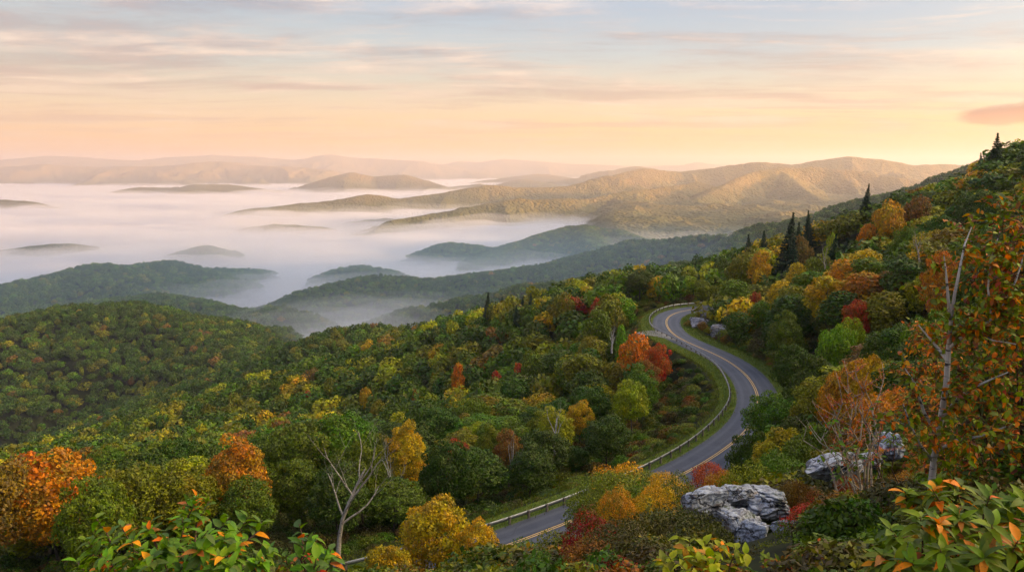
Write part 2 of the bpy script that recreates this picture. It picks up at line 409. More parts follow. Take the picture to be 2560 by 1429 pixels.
def road_blend(x, y, z):
    d = np.full(x.shape, 1e3); s = np.zeros(x.shape)
    m = (y > 30) & (y < 280) & (x > -90) & (x < 150)
    if m.any():
        dd, ss = polydist(x[m], y[m], road_c[::2])
        d[m] = dd; s[m] = ss
    # travel runs from the far end to the near end: s<0 is the outer (valley) side in view terms
    flatw_ = 6.5
    q_ = np.array([[20.0], [120.0]]); so = float(polydist(q_[0], q_[1], road_c[::2])[1][0])
    t = ((d - np.where(s == so, 5.6, 6.5)) / np.where(s == so, 6.0, 13.0)).clip(0, 1); t = t * t * (3 - 2 * t)
    base = ROADZ - 0.25 - (d > 3.4) * 0.0
    return base * (1 - t) + z * t, d, s
def height(x, y):
    r = np.hypot(x, y)
    nz = near_h(x, y)
    nz = nz + fbm(x / 60, y / 60, 3, 5) * 3.5 * ((r - 70) / 100).clip(0, 1) + fbm(x / 9, y / 9, 3, 9) * 0.35 * ((r - 4) / 10).clip(0, 1)
    f = ((r - 640) / 320).clip(0, 1); f = f * f * (3 - 2 * f)
    f = np.where(x > 0.62 * y, f * 0.0 + ((r - 900) / 600).clip(0, 1), f)
    nz = nz * (1 - f) + (-330) * f
    nz = np.where(r > 1600, -330, nz)
    nz, d, s = road_blend(x, y, nz)
    fl = ((x - 0.055 * y + 20) / (0.07 * y + 60)).clip(0, 1) * ((y - 2250) / 600).clip(0, 1); fl = fl * fl * (3 - 2 * fl)
    out = np.maximum(nz, -330 + 10 * fbm(x / 300, y / 300, 3, 77) + fl * (118 + 42 * ridged(x / 420, y / 420, 3, 78)))
    for k in range(len(RX)):
        lo = RX[k][0].min(0) - 2600; hi = RX[k][0].max(0) + 2600
        m = (x > lo[0]) & (x < hi[0]) & (y > lo[1]) & (y < hi[1]) & (r > 470)
        if not m.any(): continue
        h = ridge_field(x[m], y[m], k)
        o = out[m]; w_ = 14.0
        # smooth maximum
        dlt = np.abs(h - o); mx = np.maximum(h, o)
        out[m] = mx + np.where(dlt < w_, (w_ - dlt) ** 2 / (4 * w_), 0)
    return out
AZ = np.r_[np.linspace(-62, -38, 60)[:-1], np.linspace(-38, 38, 1050), np.linspace(38, 110, 150)[1:]]
AZ = np.radians(AZ)
RR = np.r_[np.geomspace(1.0, 12, 40)[:-1], np.geomspace(12, 420, 330)[:-1], np.geomspace(420, 1500, 210)[:-1], np.geomspace(1500, 9000, 430)[:-1], np.geomspace(9000, 24000, 150)]
AA, RRg = np.meshgrid(AZ, RR)
TXX = RRg * np.sin(AA); TYY = RRg * np.cos(AA)
TZ = height(TXX, TYY)
EL = np.arctan2(TZ, RRg)
RUNMAX = np.maximum.accumulate(EL, axis=0)
def sample_grid(arr, x, y):
    r = np.hypot(x, y); a = np.arctan2(x, y)
    fi = np.interp(r, RR, np.arange(len(RR))); fj = np.interp(a, AZ, np.arange(len(AZ)))
    i = np.clip(fi.astype(int), 0, len(RR) - 2); j = np.clip(fj.astype(int), 0, len(AZ) - 2)
    u = fi - i; v = fj - j
    return (arr[i, j] * (1 - u) + arr[i + 1, j] * u) * (1 - v) + (arr[i, j + 1] * (1 - u) + arr[i + 1, j + 1] * u) * v
def gz(x, y):
    return float(sample_grid(TZ, np.array([x]), np.array([y]))[0])

def mat_new(name):
    m = bpy.data.materials.new(name); m.use_nodes = True
    t = NT(m.node_tree); t.n.clear()
    return m, t
def finish(t, shader, disp=None):
    o = t.new('ShaderNodeOutputMaterial'); t.l.new(shader, o.inputs[0])
def principled(t, color, rough=0.8, spec=0.3, normal=None, metal=0.0):
    b = t.new('ShaderNodeBsdfPrincipled')
    t.put(b.inputs['Base Color'], color); t.put(b.inputs['Roughness'], rough)
    b.inputs['Specular IOR Level'].default_value = spec; b.inputs['Metallic'].default_value = metal
    if normal is not None: t.l.new(normal, b.inputs['Normal'])
    return b
def bump(t, h, strength=0.5, dist=1.0):
    b = t.new('ShaderNodeBump'); b.inputs['Strength'].default_value = strength; b.inputs['Distance'].default_value = dist
    t.put(b.inputs['Height'], h)
    return b.outputs[0]

# land: soil and leaf litter near, closed forest canopy far away
M_land, t = mat_new('land_and_canopy')
geo = t.new('ShaderNodeNewGeometry'); pos = geo.outputs['Position']
at_ = t.new('ShaderNodeAttribute', attribute_name='canopy')
vor = t.new('ShaderNodeTexVoronoi'); t.put(vor.inputs['Vector'], pos); vor.inputs['Scale'].default_value = 1 / 15.0
crown_c = t.ramp(t.math('FRACT', t.math('MULTIPLY', t.noise(pos, 0.09, 2), 7.0)), [(0.0, (.05, .065, .028)), (0.4, (.10, .10, .035)), (0.62, (.19, .15, .04)), (0.75, (.36, .22, .045)), (1.0, (.38, .18, .045))])
big = t.noise(pos, 0.0022, 4, 0.6)
far_c = t.mix(t.ramp(big, [(0.4, 0.0), (0.65, 0.6)]), crown_c, (.24, .145, .055))
soil = t.ramp(t.noise(pos, 0.6, 6, 0.6), [(0.3, (.012, .014, .006)), (0.55, (.025, .030, .010)), (0.75, (.045, .040, .016))])
zz_ = t.new('ShaderNodeSeparateXYZ'); t.put(zz_.inputs[0], pos)
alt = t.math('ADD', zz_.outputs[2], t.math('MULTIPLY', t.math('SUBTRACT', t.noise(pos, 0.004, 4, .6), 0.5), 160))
far_c = t.mix(t.ramp(t.math('MULTIPLY_ADD', alt, 0.004, 1.0), [(0.15, 0.8), (0.58, 0.0)]), far_c, t.mix(t.noise(pos, .05, 3), (.03, .055, .022), (.08, .085, .03)))  # lower far canopy greener, and darkened to stand in for valley shade
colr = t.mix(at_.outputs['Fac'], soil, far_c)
hgt = t.math('MULTIPLY', t.math('SUBTRACT', t.math('MULTIPLY', t.noise(pos, 0.035, 3, 0.6), 2.2), vor.outputs['Distance']), at_.outputs['Fac'])
b = principled(t, colr, 0.95, 0.1, bump(t, hgt, 1.0, 9.0))
finish(t, b.outputs[0])
nr, nc = TZ.shape
idx = np.arange(nr * nc).reshape(nr, nc)
fc = np.stack([idx[:-1, :-1], idx[:-1, 1:], idx[1:, 1:], idx[1:, :-1]], -1).reshape(-1, 4)
# small relief so that far slopes are not smooth
rel = np.where(RRg > 2400, fbm(TXX / 34, TYY / 34, 2, 33) * 3.0, 0)
V = np.stack([TXX, TYY, TZ + rel], -1).reshape(-1, 3)
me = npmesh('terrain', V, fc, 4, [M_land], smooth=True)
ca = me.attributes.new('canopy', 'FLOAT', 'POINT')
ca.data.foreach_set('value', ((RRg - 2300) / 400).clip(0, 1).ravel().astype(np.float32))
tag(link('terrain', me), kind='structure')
# ------------------------------------------------------------------ foliage materials
def leaf_material(name, rough=0.55, transl=0.30, vein=False, patch=0.35):
    """base colour from the object's own colour (or a per-instance tint), varied leaf by leaf"""
    m, t = mat_new(name)
    oi = t.new('ShaderNodeObjectInfo')
    at = t.new('ShaderNodeAttribute', attribute_name='tint', attribute_type='INSTANCER')
    basec = t.mix(at.outputs['Alpha'], oi.outputs['Color'], at.outputs['Color'])
    geo = t.new('ShaderNodeNewGeometry')
    rpi = geo.outputs['Random Per Island']
    a2 = t.new('ShaderNodeAttribute', attribute_name='leafrnd')
    tcn = t.new('ShaderNodeTexCoord')
    hs = t.new('ShaderNodeHueSaturation')
    t.put(hs.inputs['Hue'], t.math('MULTIPLY_ADD', a2.outputs['Fac'], 0.040, 0.480))
    t.put(hs.inputs['Saturation'], t.math('MULTIPLY_ADD', rpi, 0.3, 0.95))
    t.put(hs.inputs['Value'], t.math('MULTIPLY_ADD', rpi, 0.9, 0.55))
    t.put(hs.inputs['Color'], basec)
    # some limbs of a crown turn earlier than others
    pn = t.noise(t.vmath('ADD', tcn.outputs['Object'], t.vmath('SCALE', oi.outputs['Location'], 1.37)), 0.32, 2, 0.5)
    turned = t.mix(1.0, hs.outputs[0], (1.7, 1.12, 0.6), 'MULTIPLY')
    colr = t.mix(t.ramp(pn, [(0.54, 0.0), (0.66, patch)]), hs.outputs[0], turned)
    gp_ = t.noise(t.vmath('ADD', tcn.outputs['Object'], t.vmath('SCALE', oi.outputs['Location'], 0.77)), 0.55, 3, 0.6)
    colr = t.mix(t.ramp(gp_, [(0.50, 0.0), (0.66, 0.0 if patch == 0 else 0.62)]), colr, t.mix(1.0, (.11, .14, .018), t.math('MULTIPLY_ADD', rpi, 0.8, 0.6), 'MULTIPLY'))
    if vein:
        sp = t.noise(tcn.outputs['Object'], 55, 4, 0.7); sp2 = t.noise(tcn.outputs['Object'], 16, 3, 0.6)
        colr = t.mix(t.ramp(sp, [(0.60, 0.0), (0.68, .75)]), colr, (.10, .055, .02))
        colr = t.mix(t.ramp(sp2, [(0.50, 0.0), (0.68, .45)]), colr, t.mix(1.0, colr, (1.9, 1.3, .7), 'MULTIPLY'))
    b = principled(t, colr, rough, 0.25)
    tr = t.new('ShaderNodeBsdfTranslucent'); t.put(tr.inputs[0], t.mix(1.0, colr, (1.15, 1.25, 0.6), 'MULTIPLY'))
    mx = t.new('ShaderNodeMixShader'); mx.inputs[0].default_value = transl
    t.l.new(b.outputs[0], mx.inputs[1]); t.l.new(tr.outputs[0], mx.inputs[2])
    finish(t, mx.outputs[0])
    return m
M_leaf = leaf_material('tree_leaves', 0.6, 0.2)
M_leaf_big = leaf_material('broad_leaves', 0.58, 0.25, vein=True, patch=0.0)
M_needle = leaf_material('spruce_needles', 0.7, 0.08, patch=0.0)
def bark_material(name, c1, c2, c3, scale):
    m, t = mat_new(name)
    tcn = t.new('ShaderNodeTexCoord')
    n = t.noise(t.mapping(tcn.outputs['Object'], (1, 1, 0.35)), scale, 5, 0.6)
    n_2 = t.noise(t.mapping(tcn.outputs['Object'], (0.6, 0.6, 3.0)), scale * 1.3, 3, 0.6)
    c = t.mix(t.ramp(n, [(0.40, 0.0), (0.6, 1.0)]), c1, c2)
    c = t.mix(t.ramp(n_2, [(0.56, 0.0), (0.63, 1.0)]), c, c3)
    finish(t, principled(t, c, 0.85, 0.2, bump(t, n, 0.5, 0.03)).outputs[0])
    return m
M_bark = bark_material('grey_brown_bark', (.07, .055, .04), (.13, .11, .085), (.04, .03, .025), 3)
M_birch = bark_material('pale_birch_bark', (.30, .28, .25), (.46, .44, .40), (.05, .04, .035), 7)
M_dead = bark_material('bleached_dead_bark', (.26, .22, .17), (.42, .37, .30), (.12, .09, .07), 4)
M_twig = bark_material('brown_twig_bark', (.08, .045, .03), (.14, .08, .05), (.05, .03, .02), 12)

def leaf_cards(cent, nrm, size, aspect=0.6, tilt=0.7, seed=0, patch=1.0):
    """rhombic leaf sprays: one small folded quad each"""
    r = np.random.default_rng(seed); n = len(cent)
    nn = nrm + r.normal(size=(n, 3)) * tilt
    nn /= np.linalg.norm(nn, axis=1, keepdims=True)
    tt = r.normal(size=(n, 3)); tt -= nn * (tt * nn).sum(1, keepdims=True); tt /= np.linalg.norm(tt, axis=1, keepdims=True)
    ss = np.cross(nn, tt)
    s = (size * r.uniform(0.6, 1.35, n))[:, None]
    p0 = cent - tt * s; p2 = cent + tt * s
    fold = nn * s * 0.18
    p1 = cent + ss * s * aspect - fold; p3 = cent - ss * s * aspect - fold
    v = np.stack([p0, p1, p2, p3], 1).reshape(-1, 3)
    f = np.arange(n * 4).reshape(n, 4)
    return v, f
def crown_cards(seed, rx, rz, zc, nb, nleaf, leaf, shape='round', blob=0.38):
    r = np.random.default_rng(seed)
    d = r.normal(size=(nb * 3, 3)); d /= np.linalg.norm(d, axis=1, keepdims=True)
    # spread the limb ends evenly
    keep = [0]
    for i in range(1, len(d)):
        if min(np.linalg.norm(d[i] - d[j]) for j in keep) > 1.9 / math.sqrt(nb) and d[i, 2] > -0.75: keep.append(i)
        if len(keep) >= nb: break
    d = d[keep]
    rad = r.uniform(0.42, 1.0, len(d))[:, None]
    c = d * rad * np.array([rx, rx, rz])
    if shape == 'tall':
        c[:, :2] *= (1.0 - 0.45 * ((c[:, 2:3] / rz).clip(-1, 1)) ** 2)
    if shape == 'cone':
        c[:, :2] *= (0.62 - 0.45 * (c[:, 2:3] / rz))
    c = np.vstack([c, np.array([[0, 0, rz * 0.55], [0, 0, 0.1], [rx * .2, 0, -rz * .3]])])
    br = r.uniform(0.6, 1.35, len(c)) * blob * rx * np.interp(np.r_[rad[:, 0], .3, .3, .3], [.5, 1], [1.2, .75])
    per = max(6, int(nleaf / len(c)))
    allc = []; alln = []; rnd = []
    for k in range(len(c)):
        m = int(per * (br[k] / (blob * rx)) ** 2)
        u = r.normal(size=(m, 3)); u /= np.linalg.norm(u, axis=1, keepdims=True)
        q = u * (br[k] * r.uniform(0.72, 1.12, m) ** 0.7)[:, None] * np.array([1, 1, 0.78])
        # ragged edge: small second-order clumps
        q *= (1 + 0.25 * np.sin(u[:, 0:1] * 7 + k) * np.sin(u[:, 1:2] * 6 + 2 * k) * np.sin(u[:, 2:3] * 8 + k))
        p = c[k] + q
        out = p / np.array([rx, rx, rz]); out /= (np.linalg.norm(out, axis=1, keepdims=True) + 1e-6)
        ok = (u * (c[k] / (np.linalg.norm(c[k]) + 1e-6))).sum(1) > -0.55
        other = np.linalg.norm(p[:, None] - c[None], axis=2) / br[None]
        other[:, k] = 9
        ok &= other.min(1) > 0.72
        allc.append(p[ok]); alln.append((u * 0.75 + out * 0.35 + np.array([0, 0, .25]))[ok]); rnd.append(np.full(ok.sum(), r.uniform()))
    # stray sprays that break the outline
    m = int(nleaf * .06); u = r.normal(size=(m, 3)); u /= np.linalg.norm(u, axis=1, keepdims=True); u[:, 2] = np.abs(u[:, 2]) * .9 - .25
    allc.append(u * np.array([rx, rx, rz]) * r.uniform(.85, 1.12, (m, 1))); alln.append(u); rnd.append(r.uniform(size=m))
    cc_ = np.vstack(allc); cc_[:, 2] += zc
    v, f = leaf_cards(cc_, np.vstack(alln), leaf, seed=seed + 1)
    return v, f, np.repeat(np.concatenate(rnd), 4), c + np.array([0, 0, zc])
def crown_mesh(name, seed, rx, rz, zc, nb, nleaf, leaf, shape='round', blob=0.38, mat=None):
    v, f, rn, c = crown_cards(seed, rx, rz, zc, nb, nleaf, leaf, shape, blob)
    me = npmesh(name, v, f, 4, [mat or M_leaf])
    a = me.attributes.new('leafrnd', 'FLOAT', 'POINT'); a.data.foreach_set('value', rn.astype(np.float32))
    return me, c
def trunk_mesh(name, seed, c, top, r0, mat, nlimb=7):
    r = random.Random(seed); g_ = Geo()
    pts = []; x = y = 0
    for i in range(6):
        z = -1.5 + (top + 1.5) * i / 5
        pts.append((x, y, z)); x += r.uniform(-.18, .18); y += r.uniform(-.18, .18)
    g_.tube(pts, [r0 * (1.25 - 0.2 * i) for i in range(6)], 7)
    ids = list(range(len(c))); r.shuffle(ids)
    for k in ids[:nlimb]:
        e = Vector(c[k]); z0 = min(top * 0.85, max(top * 0.35, e.z - 1.8))
        s0 = Vector((0, 0, z0)); mid = s0.lerp(e, 0.5) + Vector((r.uniform(-.2, .2), r.uniform(-.2, .2), -0.2))
        g_.tube([s0, mid, e], [r0 * .42, r0 * .26, r0 * .1], 5, cap=False)
    return g_.build(name, [mat], True)
# prototypes at real size (a 9-12 m tree), fine ones for the front rows
TREEK = []
def add_kind(key, seed, rx, rz, zc, nb, nleaf, leaf, shape, blob, bark=None, r0=0.17):
    cm, c = crown_mesh('crown', seed, rx, rz, zc, nb, nleaf, leaf, shape, blob)
    tm = trunk_mesh('trunk', seed, c, zc + rz * .3, r0, bark or M_bark)
    return dict(key=key, crown=cm, trunk=tm, rx=rx * 1.15, h=zc + rz * 1.08)
FINE = [add_kind('spreading', 11, 4.3, 3.9, 7.0, 58, 19000, .16, 'round', .25), add_kind('round', 12, 3.9, 4.3, 7.4, 50, 18000, .16, 'round', .27),
        add_kind('tall', 13, 3.3, 5.0, 7.6, 50, 17000, .15, 'tall', .29), add_kind('ragged', 14, 4.0, 4.6, 7.2, 64, 15000, .16, 'tall', .23)]
MID = [add_kind('spreading', 21, 4.2, 3.4, 6.6, 20, 4800, .30, 'round', .40), add_kind('round', 22, 3.7, 3.7, 6.8, 16, 4400, .30, 'round', .45),
       add_kind('tall', 23, 3.1, 4.6, 7.2, 18, 4400, .28, 'tall', .46), add_kind('pointed', 24, 3.4, 4.6, 6.6, 20, 4200, .28, 'cone', .42),
       add_kind('ragged', 25, 3.8, 4.0, 6.8, 24, 4000, .30, 'round', .34)]
FAR = [add_kind('round', 31, 3.9, 3.4, 5.6, 11, 800, .60, 'round', .50), add_kind('tall', 32, 3.2, 4.2, 6.0, 11, 760, .56, 'tall', .52), add_kind('uneven', 33, 4.0, 3.6, 5.6, 14, 820, .58, 'round', .44)]

def spruce_cards(seed, h, rb, nwh, leaf, dens):
    r = np.random.default_rng(seed); C_ = []; N_ = []
    for i in range(nwh):
        f = i / (nwh - 1); z = h * (0.12 + 0.86 * f); L = rb * (1 - f) ** 0.85 * 1.0 + 0.12
        nb = int(9 - 3 * f)
        for k in range(nb):
            a = 2 * math.pi * (k + r.uniform(-.35, .35)) / nb + i; l = L * r.uniform(.6, 1.15)
            m = max(4, int(dens * l))
            s = np.sqrt(r.uniform(0.02, 1, m)) * l
            wdt = (0.30 * (l - s) + 0.10)
            lat = r.uniform(-1, 1, m) * wdt
            zz = z - 0.25 * s + 0.10 * s * s / l * 1.2 + r.normal(size=m) * 0.05 - np.abs(lat) * .25
            C_.append(np.stack([math.cos(a) * s - math.sin(a) * lat, math.sin(a) * s + math.cos(a) * lat, zz], 1))
            N_.append(np.tile([math.cos(a) * .35, math.sin(a) * .35, 0.9], (m, 1)))
    m = int(dens * 2); zt = r.uniform(h * .9, h * 1.04, m)
    C_.append(np.stack([r.normal(size=m) * .07, r.normal(size=m) * .07, zt], 1)); N_.append(r.normal(size=(m, 3)))
    return leaf_cards(np.vstack(C_), np.vstack(N_), leaf, aspect=0.32, tilt=0.35, seed=seed)
def spruce_kind(seed, h, rb, nwh, leaf, dens):
    v, f = spruce_cards(seed, h, rb, nwh, leaf, dens)
    cm = npmesh('crown', v, f, 4, [M_needle])
    g_ = Geo(); g_.tube([(0, 0, -1.5), (0, 0, h * .5), (0.05, 0, h)], [.2, .12, .03], 6)
    return dict(key='spruce', crown=cm, trunk=g_.build('trunk', [M_bark], True), rx=rb, h=h)
SPR = [spruce_kind(41, 12, 2.7, 26, .30, 40), spruce_kind(42, 11, 3.0, 15, .26, 24)]

COLS = {'dark green': (.054, .094, .013), 'mid green': (.100, .160, .015), 'bright green': (.15, .26, .018), 'olive green': (.175, .175, .016), 'yellow-green': (.32, .31, .018),
        'golden yellow': (.50, .33, .024), 'orange': (.52, .23, .035), 'rust-brown': (.27, .15, .05), 'red': (.42, .10, .055), 'spruce': (.022, .048, .020)}
def jit(c, r, a=.16):
    return tuple(max(0.004, q * r.uniform(1 - a, 1 + a)) for q in c) + (1.0,)
PROTO = {}
TREES = []       # (root, colour name, key, u, v, D, x, y, z, s, zone)
def place_tree(kind, x, y, colr, s=1.0, sz=None, rot=None, z=None, name='broadleaf_tree', group=None):
    r = random.Random(int(x * 131 + y * 977))
    z = gz(x, y) - 0.2 if z is None else z
    rot = r.uniform(0, 6.28) if rot is None else rot
    root = bpy.data.objects.new(name, None); col.objects.link(root)
    root.location = (x, y, z); root.rotation_euler = (r.uniform(-.09, .09), r.uniform(-.09, .09), rot); root.scale = (s * r.uniform(.85, 1.12), s * r.uniform(.85, 1.12), sz or s)
    key = id(kind['crown'])
    if key not in PROTO:
        cr = bpy.data.objects.new('crown', kind['crown']); tr = bpy.data.objects.new('trunk', kind['trunk'])
        PROTO[key] = (cr, tr)
    else:
        cr, tr = (o.copy() for o in PROTO[key])
    for o in (tr, cr):
        col.objects.link(o); o.parent = root
    cr.color = jit(COLS[colr], r)
    topz = z + kind['h'] * (sz or s)
    u, v = PROJ(x, y, topz)
    TREES.append(dict(root=root, col=colr, key=kind['key'], u=u, v=v, x=x, y=y, s=s, name=name, top=topz, rx=kind['rx'] * s))
    return root

# image-space areas that the photo shows free of tall trees (the road, its verge and the overlook rocks)
CLEAR = [
  [(1612, 800), (1622, 765), (1725, 742), (1735, 800), (1800, 850), (1865, 868), (1935, 945), (1955, 990), (1880, 1000), (1862, 1050), (1868, 1090), (1800, 1165), (1700, 1190), (1600, 1180), (1560, 1170), (1620, 1130), (1690, 1060),
   (1730, 985), (1735, 920), (1705, 880), (1640, 850), (1600, 840)],
  [(1700, 1235), (1760, 1180), (2005, 1175), (2010, 1270), (1975, 1330), (1950, 1370), (1835, 1385), (1800, 1290)],
  [(1985, 1135), (2150, 1115), (2170, 1060), (2300, 1055), (2290, 1180), (2150, 1215), (2010, 1215)],
  [(1716, 758), (1790, 752), (1818, 850), (1770, 868), (1718, 838)],
  [(1180, 1340), (1200, 1300), (1480, 1190), (1500, 1225), (1440, 1310), (1250, 1375)],
]
CLEAR.append([(800, 1432), (825, 1392), (1050, 1342), (1062, 1372), (960, 1405), (900, 1432)])
CLEAR_D = [240, 14, 19, 162, 100, 64]
def in_poly(u, v, poly):
    c = False; n = len(poly); j = n - 1
    for i in range(n):
        xi, yi = poly[i]; xj, yj = poly[j]
        if (yi > v) != (yj > v) and u < (xj - xi) * (v - yi) / (yj - yi) + xi: c = not c
        j = i
    return c
def blocks(x, y, z, rx, h, Dlim=None):
    """does a crown standing here cover one of the clear areas?"""
    for f in (0.98, 0.75, 0.5, 0.25):
        for sx in (-0.85, -0.4, 0, 0.4, 0.85):
            wd = rx * (1.0 if f < .8 else .5)
            u, v = PROJ(x + sx * wd, y, z + h * f)
            for k, poly in enumerate(CLEAR):
                if y < CLEAR_D[k] and in_poly(u, v, poly): return True
    return False
rd_pts = road_c
def road_dist(x, y):
    return float(np.min(np.hypot(rd_pts[:, 0] - x, rd_pts[:, 1] - y)))

# ------- trees the eye picks out: (u, v of the top, distance, kind, colour, width m, height m)
HERO = [
 # front row below the overlook, left to right
 (-30, 1135, 58, FINE[0], 'rust-brown', 8, 11), (130, 1100, 62, FINE[3], 'orange', 9.5, 12.5), (225, 1180, 56, FINE[1], 'olive green', 7, 10), (345, 1115, 74, FINE[0], 'dark green', 9.5, 12.5), (440, 1085, 80, FINE[1], 'dark green', 8.5, 13),
 (575, 1078, 70, FINE[2], 'orange', 6.5, 13), (660, 1075, 88, FINE[1], 'dark green', 8, 12), (740, 1050, 84, FINE[0], 'mid green', 9, 13), (850, 1020, 86, FINE[3], 'mid green', 10, 14.5), (905, 1070, 92, FINE[0], 'dark green', 9, 13),
 (1010, 1045, 88, FINE[2], 'golden yellow', 6.5, 13.5), (960, 1080, 90, FINE[0], 'olive green', 6, 11), (1145, 1085, 96, FINE[2], 'red', 4.2, 12), (1215, 1050, 100, FINE[2], 'olive green', 5.2, 13), (1275, 1060, 97, FINE[3], 'rust-brown', 4.2, 11.5),
 (1350, 1020, 112, FINE[2], 'olive green', 6, 12), (1400, 1010, 106, FINE[2], 'yellow-green', 6, 11.5), (1450, 990, 112, FINE[3], 'golden yellow', 5.5, 11.5), (1095, 1010, 120, FINE[1], 'dark green', 9, 12), (1180, 990, 130, FINE[0], 'mid green', 8, 11),
 (1435, 1110, 98, FINE[1], 'dark green', 4.6, 6.0), (1510, 1075, 104, FINE[0], 'dark green', 5, 6),
 # the slope left of the road
 (1610, 945, 128, FINE[2], 'bright green', 7, 11), (1560, 1000, 122, FINE[0], 'mid green', 8, 10), (1470, 930, 138, MID[0], 'dark green', 9, 11), (1545, 905, 145, MID[0], 'olive green', 8.5, 10), (1620, 892, 124, FINE[1], 'rust-brown', 4.5, 9),
 (1642, 850, 130, FINE[1], 'red', 5.6, 10), (1585, 838, 140, MID[1], 'orange', 7, 9), (1490, 845, 168, MID[0], 'olive green', 10, 10), (1565, 812, 150, MID[3], 'bright green', 4, 8.5), (1520, 740, 200, MID[0], 'olive green', 11, 12),
 (1550, 742, 205, MID[1], 'bright green', 9, 10), (1495, 775, 190, MID[1], 'mid green', 9, 11), (1600, 668, 225, FINE[1], 'dark green', 11, 16), (1650, 690, 222, MID[1], 'golden yellow', 7, 12), (1685, 680, 226, FINE[0], 'dark green', 9, 13), (1725, 685, 222, MID[2], 'yellow-green', 6, 12),
 (1410, 735, 235, MID[0], 'olive green', 9, 10), (1345, 880, 185, MID[0], 'mid green', 8, 9.5), (1390, 940, 160, MID[1], 'bright green', 8, 9), (1300, 900, 190, MID[2], 'red', 3.2, 8), (1240, 930, 185, MID[1], 'red', 3.6, 8), (1235, 950, 178, MID[0], 'olive green', 8, 8),
 (1150, 900, 220, MID[2], 'orange', 4, 8.5), (1485, 745, 215, MID[1], 'red', 4, 9), (915, 970, 270, MID[0], 'golden yellow', 5, 8), (770, 975, 300, MID[1], 'red', 4, 7.5), (945, 1000, 240, MID[0], 'olive green', 7, 8), (1040, 965, 240, MID[2], 'orange', 4, 8),
 (1350, 985, 145, MID[0], 'golden yellow', 8, 9), (1290, 1000, 150, MID[1], 'olive green', 8, 9), (1500, 960, 135, MID[1], 'yellow-green', 7, 9), (1380, 1000, 138, MID[0], 'yellow-green', 6, 9),
 # hillside right of the road
 (1900, 615, 200, MID[2], 'golden yellow', 6, 11), (1850, 635, 205, MID[0], 'olive green', 8, 11), (1990, 655, 180, MID[3], 'golden yellow', 7, 12), (2050, 640, 180, MID[0], 'olive green', 8, 11), (1965, 700, 165, MID[1], 'golden yellow', 7, 11),
 (2135, 625, 165, FINE[3], 'yellow-green', 7, 13), (2010, 590, 215, MID[1], 'rust-brown', 6, 10), (2075, 570, 205, MID[2], 'yellow-green', 4, 11), (2230, 670, 130, FINE[3], 'rust-brown', 7, 9), (2150, 740, 120, FINE[1], 'red', 5, 8),
 (2380, 610, 110, FINE[3], 'orange', 7, 8), (2120, 775, 112, FINE[3], 'yellow-green', 6, 9), (2100, 800, 105, FINE[0], 'bright green', 7, 8), (1975, 770, 128, FINE[2], 'mid green', 6, 12), (1890, 720, 165, MID[2], 'red', 3, 9), (1905, 750, 155, MID[1], 'mid green', 6, 9),
 (2220, 505, 185, MID[0], 'golden yellow', 8, 11), (2290, 490, 190, MID[1], 'rust-brown', 7, 9), (2450, 470, 165, FINE[0], 'dark green', 10, 11), (2350, 530, 160, FINE[1], 'dark green', 9, 11), (2280, 560, 160, FINE[0], 'mid green', 9, 11), (2480, 620, 90, FINE[1], 'dark green', 9, 9),
 (2420, 540, 100, FINE[2], 'mid green', 3.4, 9), (1800, 650, 215, MID[0], 'dark green', 7, 10), (1815, 700, 190, MID[0], 'olive green', 7, 11), (1760, 700, 200, MID[1], 'olive green', 6, 9), (2130, 870, 64, FINE[3], 'orange', 6, 9), (2210, 880, 60, FINE[0], 'golden yellow', 6, 8),
 (1930, 975, 88, FINE[0], 'mid green', 7.5, 6.0), (2080, 930, 72, FINE[1], 'olive green', 7, 8), (2030, 880, 90, FINE[1], 'dark green', 8, 9), (1960, 1060, 60, FINE[3], 'yellow-green', 5, 6), (1900, 1060, 64, FINE[0], 'dark green', 5.5, 5.5), (2060, 1050, 48, FINE[1], 'mid green', 5, 6),
 (2170, 1000, 42, FINE[3], 'rust-brown', 4.5, 6), (2250, 960, 40, FINE[0], 'orange', 5, 6), (2330, 880, 45, FINE[1], 'dark green', 7, 8), (2460, 800, 48, FINE[0], 'dark green', 8, 9), (2540, 720, 60, FINE[1], 'mid green', 9, 10), (2400, 760, 66, FINE[0], 'mid green', 9, 9),
 (2270, 800, 78, FINE[1], 'dark green', 9, 9), (1840, 780, 150, MID[1], 'dark green', 6, 9), (2000, 850, 104, FINE[1], 'dark green', 7, 8.5), (2180, 560, 185, MID[1], 'orange', 5, 9),
 (2110, 1120, 34, FINE[0], 'olive green', 4, 4.5), (1990, 1100, 45, FINE[0], 'mid green', 4.5, 4), (2350, 1010, 28, FINE[0], 'dark green', 6, 6), (2480, 960, 26, FINE[1], 'mid green', 6, 6), (2560, 900, 30, FINE[1], 'dark green', 7, 8),
]
taken = []
for u, v, d, k, c, wid, hgt in HERO:
    x, y, zt = P(u, v, d)
    zg = gz(x, y)
    zroot = zt - hgt
    # stand the tree on the ground; stretch it if the ground is lower than the photo's height suggests
    sxy = wid / (2 * k['rx']); tot = max(hgt * .75, zt - zg + 0.2)
    tot = min(tot, hgt * 1.8)
    base = zg - 0.2 if zt - zg > hgt * .7 else zt - tot
    place_tree(k, x, y, c, s=sxy, sz=(zt - base) / k['h'], z=base)
    taken.append((x, y, wid / 2))
